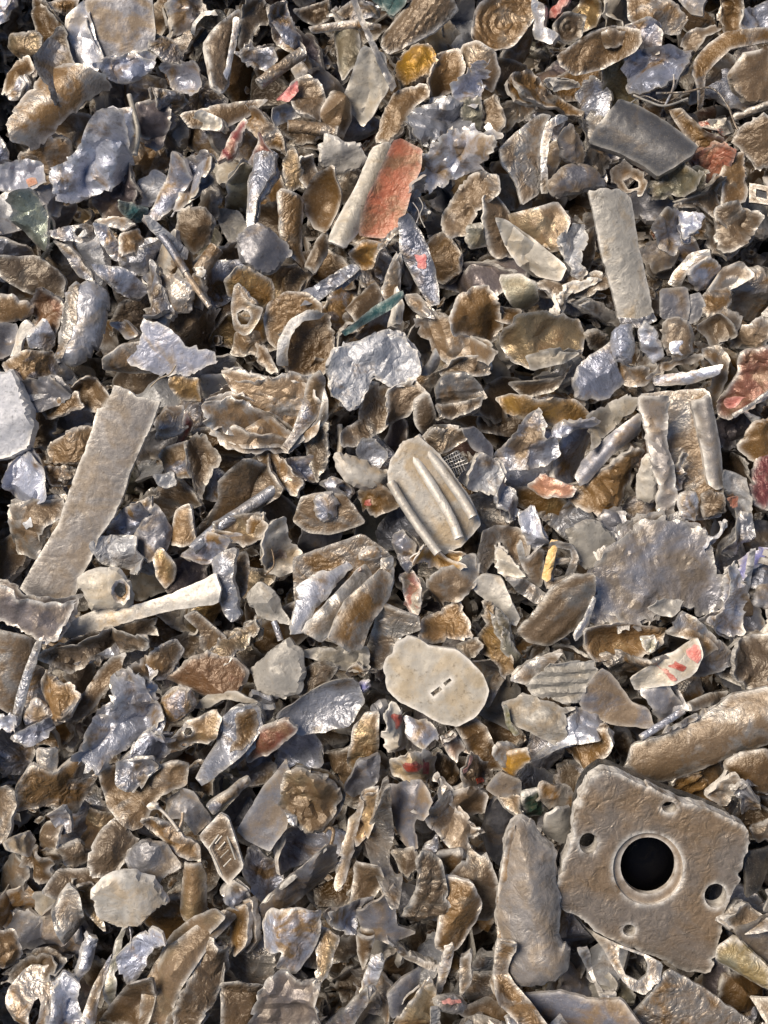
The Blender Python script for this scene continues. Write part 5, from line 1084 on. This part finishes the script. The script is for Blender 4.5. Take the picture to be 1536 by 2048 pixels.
# fine bars of the dark grille
for o in list(bpy.data.objects):
    if o.name.startswith('grille') and o.type == 'MESH' or o.name == 'grille':
        pass
gr = [o for o in bpy.data.objects if o.get('label', '').startswith('small dark grille')][0]
if gr.type == 'MESH':
    me0 = gr.data; m = gr.matrix_world if False else parent_mw[gr.name]
    root = gr
    Vs = []; Fs = []; Es = []
    def bar(p, q):
        P = [Vector((*on_plane(*to_px('B2', '%f,%f' % a)[0], m), 2.5 * S)) for a in (p, q)]
        v, f, e = tube_arrays([P[0], P[0].lerp(P[1], .5), P[1]], [1.15 * S] * 3, 6, 1)
        k = sum(len(x) for x in Vs); Vs.append(v); Fs.extend([tuple(i + k for i in t) for t in f]); Es.extend([.9] * len(v))
    for k in range(8):
        t = k / 7
        bar((1085 + 95 * t, 1190 - 48 * t), (1125 + 100 * t, 1255 + 0 * t + 25 * (1 - abs(2 * t - 1))))
    for k in range(5):
        t = k / 4
        bar((1085 + 40 * t, 1190 + 60 * t), (1180 + 60 * t, 1142 + 68 * t))
    me = mesh_from('bars', np.concatenate(Vs), Fs, Es, .3, M['silver'])
    link('bars', me, root, m)

# ------------------------------------------------------------------ loose small pieces filling the gaps
GRID = 8
W_, H_ = 1536 // GRID, 2048 // GRID
gx, gy = np.meshgrid((np.arange(W_) + .5) * GRID, (np.arange(H_) + .5) * GRID)
cov = np.zeros((H_, W_), bool)
for p in POLYS: cov |= inside(gx, gy, p)
print('covered', cov.mean())
rs = random.Random(11)
SHAPES = [('metal_flake', 'F', 'flake'), ('metal_leaf', 'L', 'curled leaf'), ('foil_wad', 'W', 'crumple'), ('metal_chunk', 'C', 'nugget')]
MATS = ['tan'] * 9 + ['brown'] * 8 + ['grey'] * 4 + ['silver'] * 5 + ['slate'] * 3 + ['goldtan'] * 1 + ['pale'] * 2 + ['cream', 'olive', 'white', 'plum']
spots = []
tries = 0
while len(spots) < 215 and tries < 60000:
    tries += 1
    x, y = rs.uniform(8, 1528), rs.uniform(8, 2040)
    ii, jj = int(y // GRID), int(x // GRID)
    a = cov[max(ii - 2, 0):ii + 3, max(jj - 2, 0):jj + 3]
    if a.mean() > .34: continue
    if x < 720 and y > 1620 and rs.random() < .55: continue
    if any((x - u) ** 2 + (y - v) ** 2 < (30 + 16 * k) ** 2 for u, v, k in spots): continue
    spots.append((x, y, max(0, 1 - a.mean() * 3)))
print('filler', len(spots))
def rand_poly(rs, r, el):
    n = rs.randint(5, 8); th0 = rs.uniform(0, math.tau); P = []
    for k in range(n):
        th = math.tau * (k + rs.uniform(-.3, .3)) / n; q = r * rs.uniform(.7, 1.25)
        a, b = q * el * math.cos(th), q / el * math.sin(th)
        P.append((a * math.cos(th0) - b * math.sin(th0), a * math.sin(th0) + b * math.cos(th0)))
    return P
DIRS = ['right of', 'above right of', 'above', 'above left of', 'left of', 'below left of', 'below', 'below right of']
used = set(o['label'] for o in bpy.data.objects if 'label' in o)
def gap(c, poly):
    return float(segdist(np.array([c]), poly)[0])
def auto_label(desc, c):
    near = sorted(((gap(c, p), l, lc) for l, lc, p in LAND), key=lambda t: t[0])
    def dirn(lc):
        th = math.atan2(-(c[1] - lc[1]), c[0] - lc[0]); return DIRS[int(round(th / (math.pi / 4))) % 8]
    cands = []
    d1, l1, c1 = near[0]; d2, l2, c2 = near[1]; d3, l3, c3 = near[2]
    w = 'just ' if d1 < 45 else ''
    cands.append('%s %s%s %s' % (desc, w, dirn(c1), l1))
    for (l, lc) in ((l1, c1), (l2, c2)):
        for (k, kc) in ((l2, c2), (l3, c3)):
            if k != l: cands.append('%s %s %s and %s %s' % (desc, dirn(lc), l, dirn(kc), k))
    for (d, l, lc) in near[1:8]: cands.append('%s %s %s' % (desc, dirn(lc), l))
    for s in cands:
        if s not in used and len(s.split()) <= 16: used.add(s); return s
    return None
for root, desc, c in AUTO:
    root['label'] = auto_label(desc, c) or desc
nfill = 0
for i, (x, y, k) in enumerate(spots):
    nm, cl, word = SHAPES[rs.choices(range(4), (5, 2.5, 5.5, 3.2))[0]]
    mk = rs.choice(MATS); r = rs.uniform(30, 46) + 8 * k; el = rs.uniform(1.0, 1.55)
    P = [(x + a, y + b) for a, b in rand_poly(rs, r, el)]
    h = rs.uniform(-50, -2); g = (rs.uniform(-.6, .6), rs.uniform(-.4, .7))
    s = ' '.join('%.1f,%.1f' % p for p in P)
    size = 'tiny' if r < 33 else ('small' if r < 42 else 'modest')
    lab = auto_label('%s %s %s' % (size, WORD[mk], word), (x, y))
    if lab is None: continue
    me, m, px, c = shape('P', cl, s, [], {}, g, h, mk, nm, 9000 + i * 7)
    o = link(nm, me, None, m)
    tag(o, lab, nm.replace('_', ' '), nm.replace('_', ' ') + ' pieces in the scrap heap'); nfill += 1

# the countless fragments underneath: one mass
PROTO = []
for k in range(40):
    cl = rs.choice('FFFFLLWWWC'); o = dict(CLS[cl]); r = rs.uniform(20, 34)
    P = [(a * S, b * S) for a, b in rand_poly(rs, r, rs.uniform(1, 1.6))]
    Vt, F, E = build_arrays(P, [], o, 500 + k, 8 * S)
    T = []
    for f in F:
        T.append(f[:3])
        if len(f) == 4: T.append((f[0], f[2], f[3]))
    PROTO.append((Vt, np.array(T), E))
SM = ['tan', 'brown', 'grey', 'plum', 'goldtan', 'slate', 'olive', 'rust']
SP = [.18, .56, .02, .06, .08, .04, .02, .04]  # weighted to dark brown: shade of the deep gaps put into the colour
R = np.random.RandomState(5)
VV = []; FF = []; EE = []; RR = []; MI = []; base = 0
def scatter(x, y, h, sc):
    global base
    Vt, T, E = PROTO[R.randint(len(PROTO))]
    c = ray_at(x, y, h); ti = R.uniform(0, 1.05) ; az = R.uniform(0, math.tau)
    m = (Matrix.Rotation(az, 3, 'Z') @ Matrix.Rotation(ti, 3, 'X') @ Matrix.Rotation(R.uniform(0, math.tau), 3, 'Z'))
    VV.append(Vt @ np.array(m).T * sc + np.array(c)); FF.append(T + base); base += len(Vt); EE.append(E); RR.append(np.full(len(Vt), R.rand()))
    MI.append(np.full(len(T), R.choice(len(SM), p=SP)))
for lay, (h0, h1, sp, sc) in enumerate(((-120, -75, 62, 1.5), (-160, -125, 66, 1.7), (-210, -170, 72, 2.0))):
    for y in np.arange(-420, 2500, sp):
        for x in np.arange(-380, 1920, sp):
            u, v = x + R.uniform(-.5, .5) * sp, y + R.uniform(-.5, .5) * sp
            if lay == 0 and 0 < u < 1536 and 0 < v < 2048:
                if R.rand() < .55: continue
            pit = 45 * math.exp(-((u - 330) / 380) ** 2 - ((v - 1830) / 260) ** 2)
            scatter(u, v, R.uniform(h0, h1) - pit, sc * R.uniform(.8, 1.2))
# grit and crumbs lodged in the gaps
for k in range(1500):
    scatter(R.uniform(-60, 1600), R.uniform(-60, 2110), R.uniform(-100, -45), R.uniform(.25, .5))
# outside the picture the heap carries on at the same height
for y in np.arange(-640, 2720, 50):
    for x in np.arange(-640, 2180, 50):
        if -45 < x < 1581 and -45 < y < 2093: continue
        for q in range(2): scatter(x + R.uniform(-22, 22), y + R.uniform(-22, 22), R.uniform(15, 75), R.uniform(1.2, 2.2))
V = np.concatenate(VV); F = np.concatenate(FF); me = bpy.data.meshes.new('metal_fragments')
me.vertices.add(len(V)); me.vertices.foreach_set('co', V.ravel())
me.loops.add(F.size); me.loops.foreach_set('vertex_index', F.ravel().astype(np.int32))
me.polygons.add(len(F)); me.polygons.foreach_set('loop_start', np.arange(0, F.size, 3, dtype=np.int32)); me.polygons.foreach_set('loop_total', np.full(len(F), 3, dtype=np.int32))
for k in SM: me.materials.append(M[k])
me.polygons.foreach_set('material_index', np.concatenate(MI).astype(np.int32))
me.update(calc_edges=True); me.validate()
for nm_, dat in (('edge', EE), ('rnd', RR)):
    a = me.attributes.new(nm_, 'FLOAT', 'POINT'); a.data.foreach_set('value', np.concatenate(dat).astype(np.float32))
me.polygons.foreach_set('use_smooth', [True] * len(F)); me.set_sharp_from_angle(angle=math.radians(38))
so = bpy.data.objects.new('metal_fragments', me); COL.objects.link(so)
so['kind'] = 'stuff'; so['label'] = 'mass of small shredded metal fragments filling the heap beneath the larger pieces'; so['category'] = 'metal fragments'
print('verts stuff', len(V), 'filler', nfill, 'landmarks', len(LAND))
tl = [o for o in bpy.data.objects if o.parent is None]
print('toplevel', len(tl), 'labelled', sum('category' in o for o in tl))
